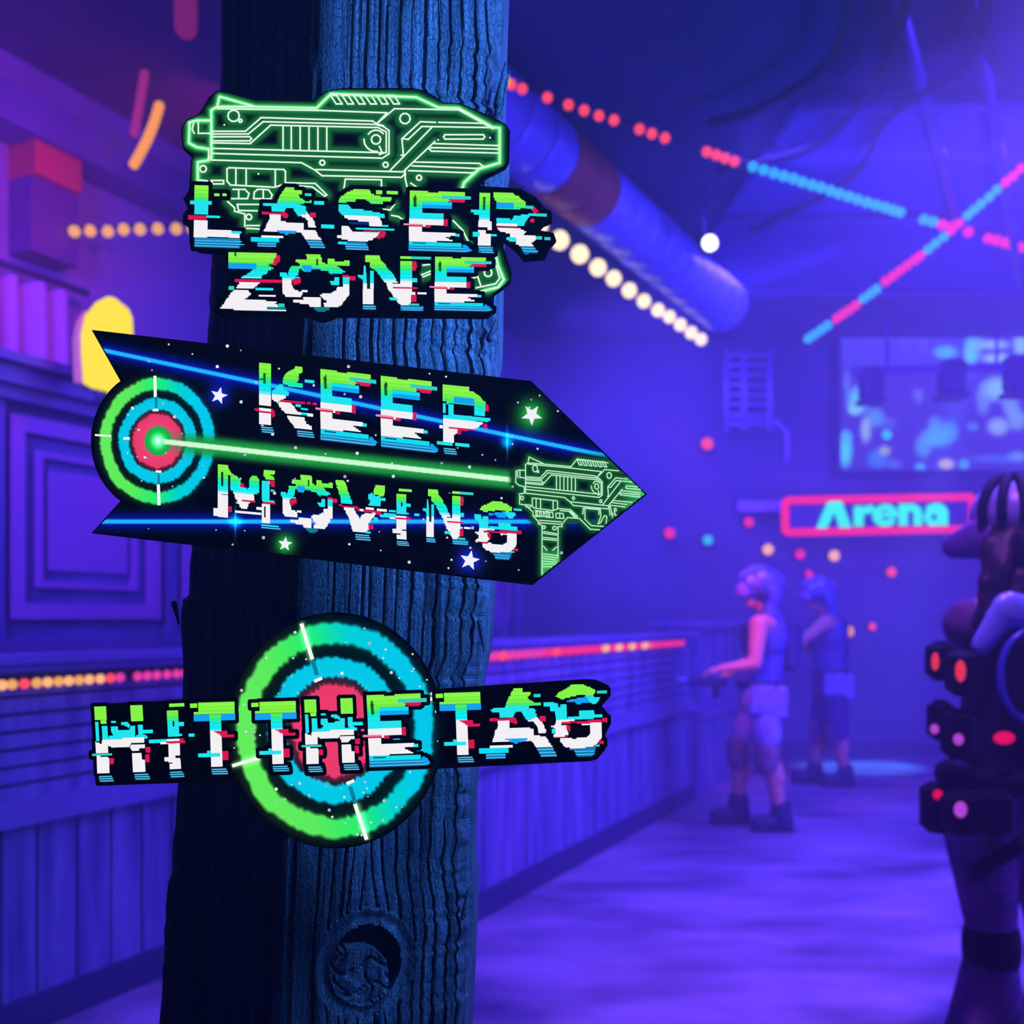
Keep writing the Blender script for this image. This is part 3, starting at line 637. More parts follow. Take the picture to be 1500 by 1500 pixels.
# splinters and the snag on the right edge near the top
mb = MB()
def shard(p0, p1, r): mb.capsule(p0, p1, r, r * .25, 6)
for (x0, y0, x1, y1, r) in ((734, 148, 741, 92, .0055), (737, 165, 746, 104, .004), (731, 175, 738, 130, .006), (727, 205, 735, 150, .005), (722, 490, 728, 466, .004), (708, 905, 709, 955, .004), (260, 878, 262, 915, .0035), (683, 1338, 686, 1300, .003)):
    yy = YR - .006 if x0 > 500 else YL - .004
    shard(P(x0 - 5, y0 + 6, yy), P(x1, y1, yy), r)
mb.build('splinter', WOOD, post, kind='stuff')
# fixing bolts of the three signs run back into the post
for s_, pts in ((s1, ((476, 220), (469, 440))), (s2, ((464, 560), (456, 800))), (s3, ((451, 930), (442, 1200)))):
    for (x, y) in pts:
        mb = MB(); mb.tube([P(x, y, SY + .0061), P(x, y, 1.052)], .004, 8)
        mb.build('fixing_rod', mat('black_steel', '#111216', .4, .8), s_)

# ------------------------------------------------------------------ the room
D = Vector((.4425, .8968, 0)); Nn = Vector((.8968, -.4425, 0))       # along the aisle / towards the aisle
H = 4.3
def onp(px, py, c):
    "where the sight line through px,py meets the upright plane at offset c"
    Y = c / (Nn.x * (px - 750) / F + Nn.y); return P(px, py, Y)
def aisle(c, t, z=0): return Nn * c + D * t + Vector((0, 0, z))
BACKY = 10.6
floor_m = mat('worn_concrete_floor', '#a094b4', .42, noise=.45, nscale=1.5, bump=.2, spec=.35, stretch=(.8, 1.5, 1), col2='#4e4468')
MB().box((1.5, 4.9, -.05), (15, 14.2, .1)).build('floor', floor_m, kind='structure')
wall_m = mat('painted_hall_wall', '#6b6890', .7, noise=.25, nscale=.8, col2='#4c4874')
ceil_m = mat('painted_ceiling', '#4a4878', .8, noise=.4, nscale=.7, col2='#2c2a50')
MB().box((1.5, 4.9, H + .05), (15, 14.2, .1)).build('ceiling', ceil_m, kind='structure')
MB().box((4.1, BACKY + .06, H / 2), (9.6, .12, H)).build('wall_back', wall_m, kind='structure')
def slab(c, t0, t1, z0, z1, th, mbx=None):
    m = mbx or MB()
    a_, b_ = aisle(c, t0), aisle(c, t1); o_ = Nn * -th
    q = [a_, b_, b_ + o_, a_ + o_]
    m.quadbox([p + Vector((0, 0, z0)) for p in q], [p + Vector((0, 0, z1)) for p in q]); return m
CW = -4.6
slab(CW, -4, 10.55, 0, H, .12).build('wall_left', mat('violet_wall', '#8a78b0', .7, noise=.3, nscale=.9, col2='#6a5a98'), kind='structure')
MB().box((8.9, 4.9, H / 2), (.12, 14.2, H)).build('wall_right', wall_m, kind='structure')
MB().box((4.6, BACKY - .03, .07), (8.4, .05, .14)).build('baseboard_back', mat('dark_trim', '#3a3864', .5), kind='structure')

# panelled partition in front of the left wall
t_w = mat('blue_violet_joinery', '#5a5490', .38, noise=.35, nscale=3, stretch=(1, 1, .3), col2='#423c78', spec=.6)
t_d = mat('dark_joinery', '#34305e', .45)
pc = -3.9
cab = empty('panelled_partition', aisle(pc, 3.0), 'tall dark wood partition with moulded door panels behind the left barrier', 'partition')
slab(pc - .02, -1.2, 7.6, 0, 2.42, .25).build('carcass', t_w, cab)
def strip(c, t0, t1, z0, z1, th): return slab(c, t0, t1, z0, z1, th)
m = MB(); slab(pc + .10, -1.25, 7.65, 2.42, 2.50, .40, m); slab(pc + .06, -1.22, 7.62, 2.36, 2.42, .34, m); slab(pc + .15, -1.28, 7.68, 2.50, 2.54, .46, m)
m.build('cornice', t_w, cab)
m = MB(); slab(pc + .05, -1.2, 7.6, 1.28, 1.34, .07, m); slab(pc + .03, -1.2, 7.6, 1.20, 1.24, .05, m); m.build('waist_rail', t_w, cab)
tt = -1.0
while tt < 7.3:
    m = MB()
    w = .86
    for (a0, a1, z0, z1) in ((0, w, 2.24, 2.31), (0, w, 1.42, 1.49), (0, .07, 1.49, 2.24), (w - .07, w, 1.49, 2.24)):
        slab(pc + .015, tt + a0, tt + a1, z0, z1, .035, m)
    for (a0, a1, z0, z1) in ((.14, w - .14, 2.14, 2.17), (.14, w - .14, 1.56, 1.59), (.14, .17, 1.59, 2.14), (w - .17, w - .14, 1.59, 2.14)):
        slab(pc + .008, tt + a0, tt + a1, z0, z1, .028, m)
    slab(pc - .004, tt + .2, tt + w - .2, 1.64, 2.09, .015, m)
    m.build('moulded_panel', mat('panel_edge', '#8a5aa0', .35, spec=.6), cab)
    m = MB(); slab(pc + .03, tt + w + .04, tt + w + .10, 0, 2.36, .05, m); m.build('stile', t_w, cab)
    tt += 1.0

# barriers along the aisle
board = mat('barrier_boards', '#8b82b8', .45, noise=.55, nscale=5, stretch=(3, 3, .25), col2='#4b4684', spec=.4)
rail_m = mat('barrier_rail', '#7a70ac', .3, spec=.7, noise=.2, nscale=4)
def barrier(c, t0, t1, label, top, led):
    b = empty('barrier', aisle(c, t0), label, 'barrier')
    slab(c - .03, t0, t1, 0, top - .03, .06).build('core', t_d, b)
    m = MB(); t = t0; k = 0
    while t < t1 - .02:
        w = min(.135 + .05 * vn(k, 1, 2), t1 - t)
        slab(c + .004 * vn(k, 2, 3), t, t + w - .012, .12, .72, .028, m); t += w; k += 1
    m.build('vertical_boards', board, b)
    m = MB(); slab(c + .055, t0, t1, .72, .765, .10, m); slab(c + .03, t0, t1, .765, .80, .06, m); m.build('handrail', rail_m, b)
    m = MB()
    z = .80
    while z < top - .09:
        slab(c - .004, t0, t1, z, z + .048, .02, m); z += .06
    m.build('slatted_upper_panel', board, b)
    m = MB(); slab(c + .07, t0 - .01, t1 + .02, top - .03, top, .2, m); slab(c + .04, t0, t1, top - .06, top - .03, .1, m); m.build('top_ledge', rail_m, b)
    slab(c + .03, t0, t1, 0, .12, .05).build('kick_board', t_d, b)
    return b
cR = Nn.dot(Vector((-.224, 4.74, 0)))
tR0 = D.dot(Vector((-.43, 4.32, 0))); tR1 = D.dot(Vector((1.404, 8.04, 0)))
barrier(cR, tR0, tR1, 'long boarded barrier lining the aisle right of the post, under a pink light strip', 1.32, 1)
cL = Nn.dot(Vector((-1.72, 3.44, 0)))
barrier(cL, 1.0, D.dot(Vector((-1.28, 4.42, 0))), 'boarded barrier left of the post, below the panelled partition', 1.30, 1)
# lower return wall beyond the barrier, seen behind the nearest player
m = MB(); q0 = P(1015, 1150, 8.25); 
b3 = empty('side_counter', (1.6, 8.5, 0), 'low blue counter beyond the end of the long barrier', 'counter')
slab(cR + .02, tR1 + .12, tR1 + 2.1, 0, 1.36, .35).build('counter_body', board, b3)
slab(cR + .10, tR1 + .10, tR1 + 2.12, 1.36, 1.41, .5).build('counter_top', rail_m, b3)
slab(cR + .06, tR1 + .12, tR1 + 2.1, .62, .68, .05).build('counter_rail', rail_m, b3)

# ------------------------------------------------------------------ strings of lamps
def lampcol(c):
    return {'o': ('lamp_orange', '#ffb45a', 1.0), 'w': ('lamp_warm_white', '#ffe2a8', 1.7), 'k': ('lamp_coral', '#ff4a50', 1.25), 'p': ('lamp_pink', '#ff2c72', 1.1), 'm': ('lamp_magenta', '#f03ea0', 1.05),
            'c': ('lamp_cyan', '#2fb8ee', 1.0), 'a': ('lamp_aqua', '#24d0ee', 1.0), 'y': ('lamp_amber', '#ffa020', 1.1), 'h': ('lamp_peach', '#ffb070', 1.3)}[c]
def string(label, pts, Y0, Y1, group=None, cord=True, flat=1.0):
    "pts: (px, py, diameter px, colour)"
    n = len(pts); x0 = pts[0][0]; x1 = pts[-1][0]
    W = []
    for (x, y, d, c) in pts:
        t = 0 if n == 1 else (x - x0) / ((x1 - x0) or 1)
        # depth runs on as 1/Y so that the cord is straight in space
        Y = 1 / (1 / Y0 + (1 / Y1 - 1 / Y0) * t)
        W.append((P(x, y, Y), d / F * Y / 2, c))
    e = empty('light_string', W[0][0], label, 'string lights', group)
    if cord and n > 1:
        m = MB(); m.tube([w[0] + Vector((0, .6 * w[1], .8 * w[1])) for w in W], .008, 6); m.build('cord', mat('black_cord', '#0c0c18', .6), e)
    for (p, r, c) in W:
        m = MB(); m.ball(p, (r, r, r * flat), 12, 8)
        nme, col, s = lampcol(c)
        m.build('lamp', glow(nme, col, s), e)
    return e
S1 = [(78, 224, 'y'), (92, 232, 'k'), (122, 244, 'k'), (191, 268, 'k'), (249, 288, 'k'), (292, 303, 'k'), (333, 318, 'k'), (374, 330, 'k'), (444, 355, 'k'), (478, 367, 'k'), (514, 379, 'k'), (629, 417, 'k'), (655, 426, 'k'), (679, 434, 'k'), (705, 443, 'k')] + \
     [(x, y, 'c') for x, y in ((755, 458), (785, 467), (813, 476), (840, 484), (866, 491), (891, 500), (917, 508), (942, 515), (968, 524), (992, 532), (1018, 540), (1043, 548), (1068, 556), (1093, 563), (1118, 570), (1140, 577), (1160, 583), (1225, 603), (1250, 609))] + \
     [(x, y, 'p') for x, y in ((1275, 617), (1300, 623), (1347, 637), (1402, 655), (1425, 660), (1448, 667), (1470, 672), (1492, 680))]
string('coral and cyan light string slanting down from the post top to the right', [(700 + x / 1.875, y / 1.875, 15, c) for x, y, c in S1], 4.6, 7.6)
S2 = [(908, 930, 'c'), (925, 918, 'c'), (943, 906, 'c'), (960, 894, 'c'), (985, 875, 'p'), (1002, 863, 'p'), (1020, 851, 'p'), (1038, 838, 'p'), (1060, 820, 'c'), (1078, 807, 'c'), (1095, 794, 'c'), (1120, 772, 'p'), (1140, 758, 'p'), (1160, 743, 'p'), (1180, 728, 'p'), (1200, 714, 'p'), (1215, 702, 'p'),
      (1237, 685, 'c'), (1257, 668, 'c'), (1280, 650, 'c'), (1300, 632, 'p'), (1320, 614, 'p'), (1345, 592, 'c'), (1363, 576, 'c'), (1382, 560, 'c'), (1405, 541, 'c'), (1425, 521, 'c'), (1450, 500, 'p'), (1470, 484, 'p'), (1492, 463, 'p')]
string('pink and cyan light string rising to the right above the screen', [(700 + x / 1.875, y / 1.875, 14, c) for x, y, c in S2], 8.4, 5.9)
S3 = [(40, 505, 10), (170, 622, 26), (225, 660, 30), (280, 698, 29), (330, 735, 27), (373, 765, 25), (416, 798, 24), (456, 827, 22), (495, 852, 21), (526, 870, 20), (556, 892, 20), (586, 914, 20), (613, 932, 19)]
string('warm white light string of large lamps below the ceiling duct', [(700 + x / 1.875, y / 1.875, d * .93, 'w') for x, y, d in S3], 5.6, 8.8)
string('row of orange lamps level with the sign letters, left of the post', [(x, y, 17, 'o') for x, y in ((109, 339), (132, 338), (158, 339), (181, 336), (205, 336), (231, 335), (258, 335), (282, 335))], 5.3, 6.0)
string('short upright cluster of amber lamps high left of the post', [(233 - 37 * t + 4 * math.sin(t * 3), 156 + 84 * t, 15, 'y') for t in [i / 11 for i in range(12)]], 5.6, 5.4)
# strips along the barriers: lamps sit just in front of the slats
def strip_on(c, z, pts, label, rr, plane=.03):
    W = []
    for (x, col) in pts:
        k = (x - 750) / F                      # ray X = kY meets the plane Nn.p = c
        Y = (c + plane) / (Nn.x * k + Nn.y)
        W.append((Vector((k * Y, Y, z(x) if callable(z) else z)), rr, col))
    e = empty('light_strip', W[0][0], label, 'light strip')
    m = MB(); m.tube([w[0] - Nn * rr for w in W], .010, 6); m.build('cord', mat('black_cord', '#0c0c18', .6), e)
    for (p, r, col) in W:
        m = MB(); m.ball(p, r, 10, 7); nme, cc, s = lampcol(col); m.build('lamp', glow(nme, cc, s), e)
xs = [3, 18, 36, 54, 70, 86, 101, 116, 131, 147, 162, 176] ; xs2 = [202, 216, 230, 245, 259]
strip_on(cL, 1.2, [(x, 'hokohohohhkm'[i]) for i, x in enumerate(xs)] + [(x, 'm') for x in xs2] + [(272, 'm'), (285, 'm')], 'light strip of orange and pink lamps on the left barrier', .0175)
pts = []; x = 700
i = 0
while x < 1000:
    pts.append((x, 'h' if (875 < x < 945 and i % 2) else ('k' if i % 7 == 3 else 'm' if x < 800 else 'p'))); x += 12 - 3.4 * (x - 700) / 300; i += 1
strip_on(cR, 1.243, pts, 'light strip of pink lamps on the long barrier right of the post', .027)
# single lamps on the back wall
for (x, y, r, c, lb) in ((981, 781, 9, 'p', 'small round pink lamp, leftmost on the far wall right of the arrow tip'), (1037, 791, 8, 'a', 'small round cyan lamp between two pink ones left of the neon sign'),
                         (1097, 765, 8, 'p', 'small round pink lamp just left of the neon sign, above the nearest player'), (1125, 805, 9, 'h', 'small round peach lamp over the helmet of the bare-armed player'),
                         (1172, 812, 8, 'p', 'small round pink lamp below the left end of the neon sign'), (1222, 814, 9, 'h', 'small round peach lamp under the neon letters'),
                         (1306, 838, 8, 'k', 'small round coral lamp lower right of the neon sign'), (1243, 925, 9, 'y', 'small round amber lamp beside the far player'),
                         (1278, 918, 6, 'k', 'dim red lamp right of the amber lamp by the far player'), (1299, 637, 8, 'a', 'small round cyan lamp in front of the projection screen'),
                         (1185, 841, 6, 'p', 'tiny pink lamp just over the far player helmet'), (1036, 650, 10, 'k', 'faint red lamp below the ladder on the far wall')):
    YY = BACKY - .10
    if x == 1299: YY = BACKY - .24
    p = P(x, y, YY); e = empty('wall_lamp', p, lb, 'lamp', 'small coloured lamps on the far wall')
    nme, col, s = lampcol(c); rr = r / F * YY * .9
    m = MB(); m.ball(p, (rr, rr * .5, rr), 16, 8); m.build('lens', glow(nme, col, s), e)
    m = MB(); m.tube([p + Vector((0, .02, 0)), Vector((p.x, BACKY - (.19 if x == 1299 else 0), p.z))], rr * .85, 14); m.build('housing', mat('black_steel', '#111216', .4, .8), e)
# ------------------------------------------------------------------ neon sign, screen
def neon_frame(pts, depth, rr):
    m = MB(); m.tube(pts + [pts[0], pts[1]], rr, 8, cap=False); return m
def rrect(x0, y0, x1, y1, r, slope, Y):
    out = []
    for (cx, cy, a0) in ((x1 - r, y0 + r, -90), (x1 - r, y1 - r, 0), (x0 + r, y1 - r, 90), (x0 + r, y0 + r, 180)):
        for k in range(5):
            t = math.radians(a0 + k * 22.5); x = cx + r * math.cos(t); y = cy + r * math.sin(t) + slope * (cx - x0)
            out.append(P(x, y, Y))
    return out
NY = BACKY - .45
NEON = glow('neon_pink', '#ff2038', 1.25); NCY = glow('neon_aqua', '#36ffc8', 1.2)
def panel_sign(name, x0, y0, x1, y1, slope, label):
    e = empty(name, P((x0 + x1) / 2, (y0 + y1) / 2, NY), label, 'neon sign')
    r = .021
    o = rrect(x0 + 4, y0 + 4, x1 - 4, y1 - 4, 6, slope, NY)
    m = MB(); m.prism([p + Vector((0, .03, 0)) for p in o], (0, .06, 0)); m.build('backing_panel', mat('sign_backing', '#4a3a78', .35), e)
    m = MB(); m.tube(o + [o[0], o[1]], .038, 10, cap=False); m.build('neon_frame', NEON, e)
    m = MB()
    for x in (x0 + 30, x1 - 30):
        p = P(x, (y0 + y1) / 2, NY); m.tube([p + Vector((0, .08, 0)), Vector((p.x, BACKY, p.z))], .03, 8)
    m.build('wall_bracket', t_d, e)
    return e
ns = panel_sign('neon_sign', 1146, 729, 1429, 784, -.019, 'long neon sign reading Arena in aqua letters inside a pink frame')
def flat_letter(polys, dep=.05):
    m = MB()
    for p in polys: m.prism([P(x, y, NY - .03) for x, y in p], (0, dep, 0))
    return m
def arc_pts(cx, cy, rx, ry, a0, a1, w, n=10):
    o = [(cx + rx * math.cos(math.radians(a0 + (a1 - a0) * i / n)), cy + ry * math.sin(math.radians(a0 + (a1 - a0) * i / n))) for i in range(n + 1)]
    q = [(cx + (rx - w) * math.cos(math.radians(a1 - (a1 - a0) * i / n)), cy + (ry - w) * math.sin(math.radians(a1 - (a1 - a0) * i / n))) for i in range(n + 1)]
    return [[o[i], o[i + 1], q[n - i - 1], q[n - i]] for i in range(n)]
LETT = {'A': [[(1217, 729), (1231, 729), (1212, 773), (1198, 773)], [(1217, 729), (1231, 729), (1247, 772), (1232, 772)]],
        'r': [[(1253, 741), (1265, 741), (1265, 770), (1253, 770)], [(1265, 746), (1272, 740), (1280, 740), (1280, 750), (1265, 754)]],
        'e': arc_pts(1298, 754.5, 18, 16.5, 30, 360, 9) + [[(1284, 751), (1315, 751), (1315, 757), (1284, 757)]],
        'n': [[(1319, 738), (1330, 738), (1330, 769), (1319, 769)]] + arc_pts(1335, 752, 16, 14, 180, 360, 10) + [[(1341, 752), (1351, 752), (1351, 769), (1341, 769)]],
        'a': arc_pts(1370, 757, 14, 13, 0, 360, 8, 14) + arc_pts(1372, 750, 16, 13, 205, 360, 9) + [[(1378, 748), (1389, 748), (1389, 769), (1378, 769)]]}
for k, ps in LETT.items(): flat_letter(ps).build('letter', NCY, ns)
n2 = panel_sign('neon_sign', 1436, 721, 1600, 776, -.019, 'neon sign at the right edge with pink frame and aqua strokes, behind the pale helmet')
for ps in ([[(1452, 722), (1468, 722), (1470, 752), (1450, 750)]], [[(1470, 734), (1500, 736), (1500, 728), (1470, 727)]]):
    flat_letter(ps).build('letter', NCY, n2)

# screen with a bright video picture
SCY = BACKY - .12
scr = empty('projection_screen', P(1400, 570, SCY), 'large lit video screen with cyan and pale shapes, upper right of the far wall', 'screen')
def scr_corner(x, y): return P(x, y, SCY)
m = MB(); m.prism([scr_corner(1222, 462), scr_corner(1640, 440), scr_corner(1640, 700), scr_corner(1222, 696)], (0, .08, 0)); m.build('screen_frame', t_d, scr)
BLOBS = [(1258, 585, 20, 22, '#5fd0f4', 1), (1252, 600, 12, 10, '#8fd8e8', 1), (1282, 612, 16, 16, '#5ab8ee', .8), (1268, 630, 9, 22, '#a8c8d8', .9), (1238, 660, 12, 28, '#4fe0f6', 1), (1240, 640, 10, 12, '#58c8f4', .8),
         (1286, 672, 18, 16, '#3f8af0', .9), (1296, 660, 10, 8, '#c8d0b0', .8), (1300, 620, 14, 10, '#5a80e8', .6), (1372, 640, 26, 18, '#52b4f4', 1), (1352, 655, 14, 18, '#5ab8ee', .8), (1390, 632, 16, 18, '#48b0f0', .8),
         (1386, 680, 14, 9, '#d8c0a8', 1), (1412, 680, 9, 9, '#50c0f0', .9), (1348, 684, 9, 7, '#48c8f0', .9), (1370, 620, 12, 12, '#60b8f0', .7), (1460, 570, 26, 20, '#8fd0e8', 1), (1440, 585, 12, 26, '#78b8e0', .7), (1480, 590, 14, 24, '#90d0e8', .7),
         (1462, 625, 18, 15, '#9fc8d8', .9), (1425, 625, 10, 7, '#58a8f0', .7), (1490, 615, 16, 18, '#88c0e0', .8), (1385, 516, 20, 11, '#4fc4f6', 1), (1422, 515, 12, 26, '#5fd8f8', 1), (1432, 495, 10, 34, '#78c8f4', .7),
         (1455, 505, 28, 8, '#9fd8e8', .9), (1460, 525, 26, 9, '#a8e0ea', .9), (1495, 505, 12, 28, '#8fd0ea', 1), (1272, 480, 10, 30, '#5a58e0', .7), (1325, 485, 12, 34, '#5c58dc', .7), (1352, 488, 8, 36, '#6a60e0', .6), (1240, 560, 6, 20, '#5f88e8', .8),
         (1345, 580, 9, 12, '#7f98e0', .6), (1470, 672, 60, 7, '#4880f4', .7), (1490, 668, 14, 9, '#70b8e8', .7), (1310, 680, 12, 8, '#5888e0', .7), (1520, 560, 30, 30, '#70b0e8', .8), (1560, 620, 30, 24, '#60c0f0', .8)]
def fscr(X, Y):
    c = np.zeros(X.shape + (3,)) + hexc('#4436b8')[None, None, :]
    top = np.clip((540 - Y) / 10, 0, 1)[:, :, None]
    c = c * (1 - top) + hexc('#4a44d4') * top
    for (x, y, a_, b_, col, s) in BLOBS:
        k = np.clip(1.25 - np.hypot((X - x) / a_, (Y - y) / b_) ** 2, 0, 1)[:, :, None] * s
        c = c * (1 - k) + hexc(col) * k
    c *= (1 + .10 * np.sin(X * .9) * np.sin(Y * 1.1))[:, :, None]
    return c
_SY = SY; SY = SCY
o = field('screen_picture', scr, [(1229, 468), (1640, 446), (1640, 692), (1229, 690)], 2.5, fscr, .004, edge=.2)
SY = _SY
# dark lamp heads hanging in front of the screen
bar = empty('lighting_bar', P(1400, 540, 9.3), 'horizontal bar carrying dark square stage lamps in front of the screen', 'lighting bar')
m = MB(); m.tube([P(1252, 545, 9.3), P(1640, 530, 9.3)], .035, 8); m.build('bar', mat('violet_metal', '#6a58a0', .4, .5), bar)
for (x, y, w_, h_) in ((1276, 562, 30, 46), (1394, 553, 34, 50), (1490, 548, 34, 54)):
    c = P(x, y, 9.3); k = 9.3 / F
    m = MB(); m.box(c, (w_ * k, .2, h_ * k), bev=.03); m.box(c + Vector((0, 0, -h_ * k / 2 - .02)), (w_ * k * 1.1, .24, .04)); b_ = m.build('lamp_head', mat('violet_black', '#2c2450', .5), bar)
for x in (1300, 1460):
    m = MB(); p = P(x, 540, 9.3); m.tube([p, Vector((p.x, p.y, H))], .015, 6); m.build('hanger', mat('violet_metal', '#6a58a0'), bar)

# white spotlight near the duct end
sp = empty('spotlight', P(1040, 356, 6.6), 'small bright white spotlight below the ceiling duct', 'spotlight')
k = 6.6 / F
m = MB(); m.ball(P(1040, 356, 6.6), (11.5 * k, .03, 12 * k), 16, 10); m.build('lens', glow('white_lens', '#f4fbff', 3), sp)
m = MB(); p = P(1040, 356, 6.6); m.tube([p + Vector((0, .03, 0)), p + Vector((0, .1, .02)), p + Vector((0, .26, .08))], [12 * k, 13 * k, 8 * k], 14); m.build('can', mat('black_steel', '#111216'), sp)
m = MB(); m.tube([p + Vector((0, .2, .06)), Vector((p.x, p.y + .2, H))], .012, 6); m.build('hanger', mat('violet_metal', '#6a58a0'), sp)

# ------------------------------------------------------------------ ceiling duct, beams, cables
duct_m = mat('bluish_duct', '#90a4f0', .35, .2, noise=.15, nscale=2)
du = empty('ventilation_duct', P(900, 300, 6.5), 'big round segmented ventilation duct running away under the ceiling, right of the post', 'duct')
A0 = P(640, 92, 4.95); A1 = P(1062, 450, 8.6)
m = MB(); n = 15; dv = (A1 - A0)
for i in range(n):
    t0, t1 = i / n, (i + .985) / n
    ta = A0 + dv * t0; tb = A0 + dv * t1
    mm = MB(); mm.tube([ta, ta + dv * .006, tb - dv * .006, tb], [.205, .215, .215, .205], 20, cap=True)
    mm.build('duct_section', mat('orange_lit_duct', '#a8603a', .5, .1) if i in (4, 5) else duct_m, du)  # orange light falling on two sections is painted into their colour
for i in range(1, n, 3):
    p = A0 + dv * (i / n); mm = MB(); mm.tube([p + Vector((0, 0, .2)), Vector((p.x, p.y, H))], .012, 6); mm.build('hanger', mat('violet_metal', '#6a58a0'), du)
beam_m = mat('ceiling_beam', '#4c4a90', .5, noise=.2, nscale=2)
def cbeam(p, q, r, label, name='ceiling_pipe', mt=None, cat='pipe'):
    mm = MB(); mm.tube([p, q], r, 10); o = mm.build(name, mt or mat('violet_metal', '#6a58a0', .4, .5), None, inset=p); tag(o, label, cat); return o
cbeam(P(1303, -60, 4.3), P(1402, 322, 7.1), .035, 'pale violet pipe slanting down from the ceiling behind the crossing light strings')
cbeam(P(1420, -60, 4.3), P(1495, 420, 8.2), .028, 'thin violet pipe at the far right, slanting beside the light strings')
# corrugated ceiling bay
cb = empty('ceiling_bay', (3.4, 8.4, H), 'dark ribbed canopy sloping under the ceiling above the screen', 'canopy')
q = [P(985, 425, 8.75), P(1640, 425, 8.75), P(1560, 150, 5.5), P(1180, 150, 5.5)]
m = MB(); 
def lerp2(u, v): return (q[0] * (1 - u) + q[1] * u) * (1 - v) + (q[3] * (1 - u) + q[2] * u) * v
N_ = 60
vs = []; fs = []
for i in range(N_ + 1):
    for j in range(2):
        p = lerp2(j, i / N_); vs.append(p + Vector((0, 0, .05 * (i % 2))))
for i in range(N_): fs.append((2 * i, 2 * i + 1, 2 * i + 3, 2 * i + 2))
m.add(vs, fs); m.add([v + Vector((0, .02, .05)) for v in vs], [f[::-1] for f in fs]); m.build('ribbed_sheet', mat('canopy_sheet', '#42408c', .45, .3), cb)
for v_ in (0, .5, 1):
    mm = MB(); mm.tube([lerp2(0, v_) + Vector((0, 0, -.02)), lerp2(1, v_) + Vector((0, 0, -.02))], .035, 8); mm.build('canopy_rib', beam_m, cb)
for u_ in (0, 1):
    for v_ in (0, .98):
        p = lerp2(u_, v_); mm = MB(); mm.tube([p, Vector((p.x, p.y, H))], .012, 6); mm.build('hanger', mat('violet_metal', '#6a58a0'), cb)
# sagging cables
for i, (pts, lb) in enumerate(((((1450, -30, 5.5), (1420, 90, 6), (1300, 170, 6.6), (1245, 260, 7.2), (1100, 340, 7.8)), 'dark cable swooping from the top edge down to the canopy, lowest of the bundle'),
                  (((1330, -30, 5.5), (1310, 70, 6), (1260, 150, 6.6), (1180, 220, 7.2), (1050, 250, 7.8)), 'dark cable of the overhead bundle, next to the violet pipe'),
                  (((1250, -30, 5.5), (1230, 60, 6), (1195, 110, 6.6), (1110, 160, 7.2), (1040, 180, 7.8)), 'curved dark cable at the left of the overhead bundle'),
                  (((1400, -40, 5.3), (1440, 60, 5.8), (1480, 120, 6.2), (1530, 140, 6.6)), 'dark cable curling to the right edge under the ceiling'))):
    base = [P(p[0], p[1], min(p[2], 2.74 * F / (HZ - p[1]))) for p in pts]; pp = []
    for a_ in range(len(base) - 1):
        p0 = base[max(a_ - 1, 0)]; p1 = base[a_]; p2 = base[a_ + 1]; p3 = base[min(a_ + 2, len(base) - 1)]
        for k in range(6):
            t = k / 6
            pp.append(.5 * ((2 * p1) + (p2 - p0) * t + (2 * p0 - 5 * p1 + 4 * p2 - p3) * t * t + (3 * p1 - p0 - 3 * p2 + p3) * t ** 3))
    pp.append(base[-1])
    mm = MB(); mm.tube(pp, .028, 8); o = mm.build('ceiling_cable', mat('black_cord', '#0c0c18', .6), None, inset=pp[0]); tag(o, lb, 'cable', 'cables of the overhead bundle')
# beam along the left wall
b_ = MB(); slab(CW + .25, .2, 7.8, 3.82, 4.02, .2, b_); o = b_.build('ceiling_beam', beam_m, None, inset=aisle(CW + .15, 0, 3.9)); tag(o, 'long dark beam under the ceiling along the left wall', 'beam')

# pipe ladder and bent pipe on the far wall
ld = empty('wall_ladder', P(1090, 570, BACKY - .2), 'faint pale ladder rack on the far wall above the neon sign', 'ladder')
lm = mat('pale_violet_metal', '#a89ad8', .4, .3)
YY = BACKY - .25
for x in (1064, 1090, 1128):
    mm = MB(); mm.tube([P(x, 512, YY), P(x, 632, YY)], .03, 8); mm.build('rail', lm, ld)
for k in range(8):
    y = 520 + k * 14.5
    mm = MB(); mm.tube([P(1064, y, YY), P(1128, y, YY)], .018, 6); mm.build('rung', lm, ld)
pp = [P(1070, 615, BACKY - .046), P(1120, 614, BACKY - .046), P(1140, 620, BACKY - .046), P(1152, 634, BACKY - .046), P(1154, 655, BACKY - .046), P(1151, 682, BACKY - .046)]
mm = MB(); mm.tube(pp, .045, 10); o = mm.build('bent_pipe', lm, None, inset=pp[0]); tag(o, 'pale bent pipe curving down beside the ladder on the far wall', 'pipe')
bx = MB(); bx.box(P(1118, 742, BACKY - .06), (.55, .1, .12), bev=.01); o = bx.build('cable_tray', lm, None, inset=P(1118, 742, BACKY)); tag(o, 'faint horizontal tray on the far wall left of the neon sign', 'cable tray')

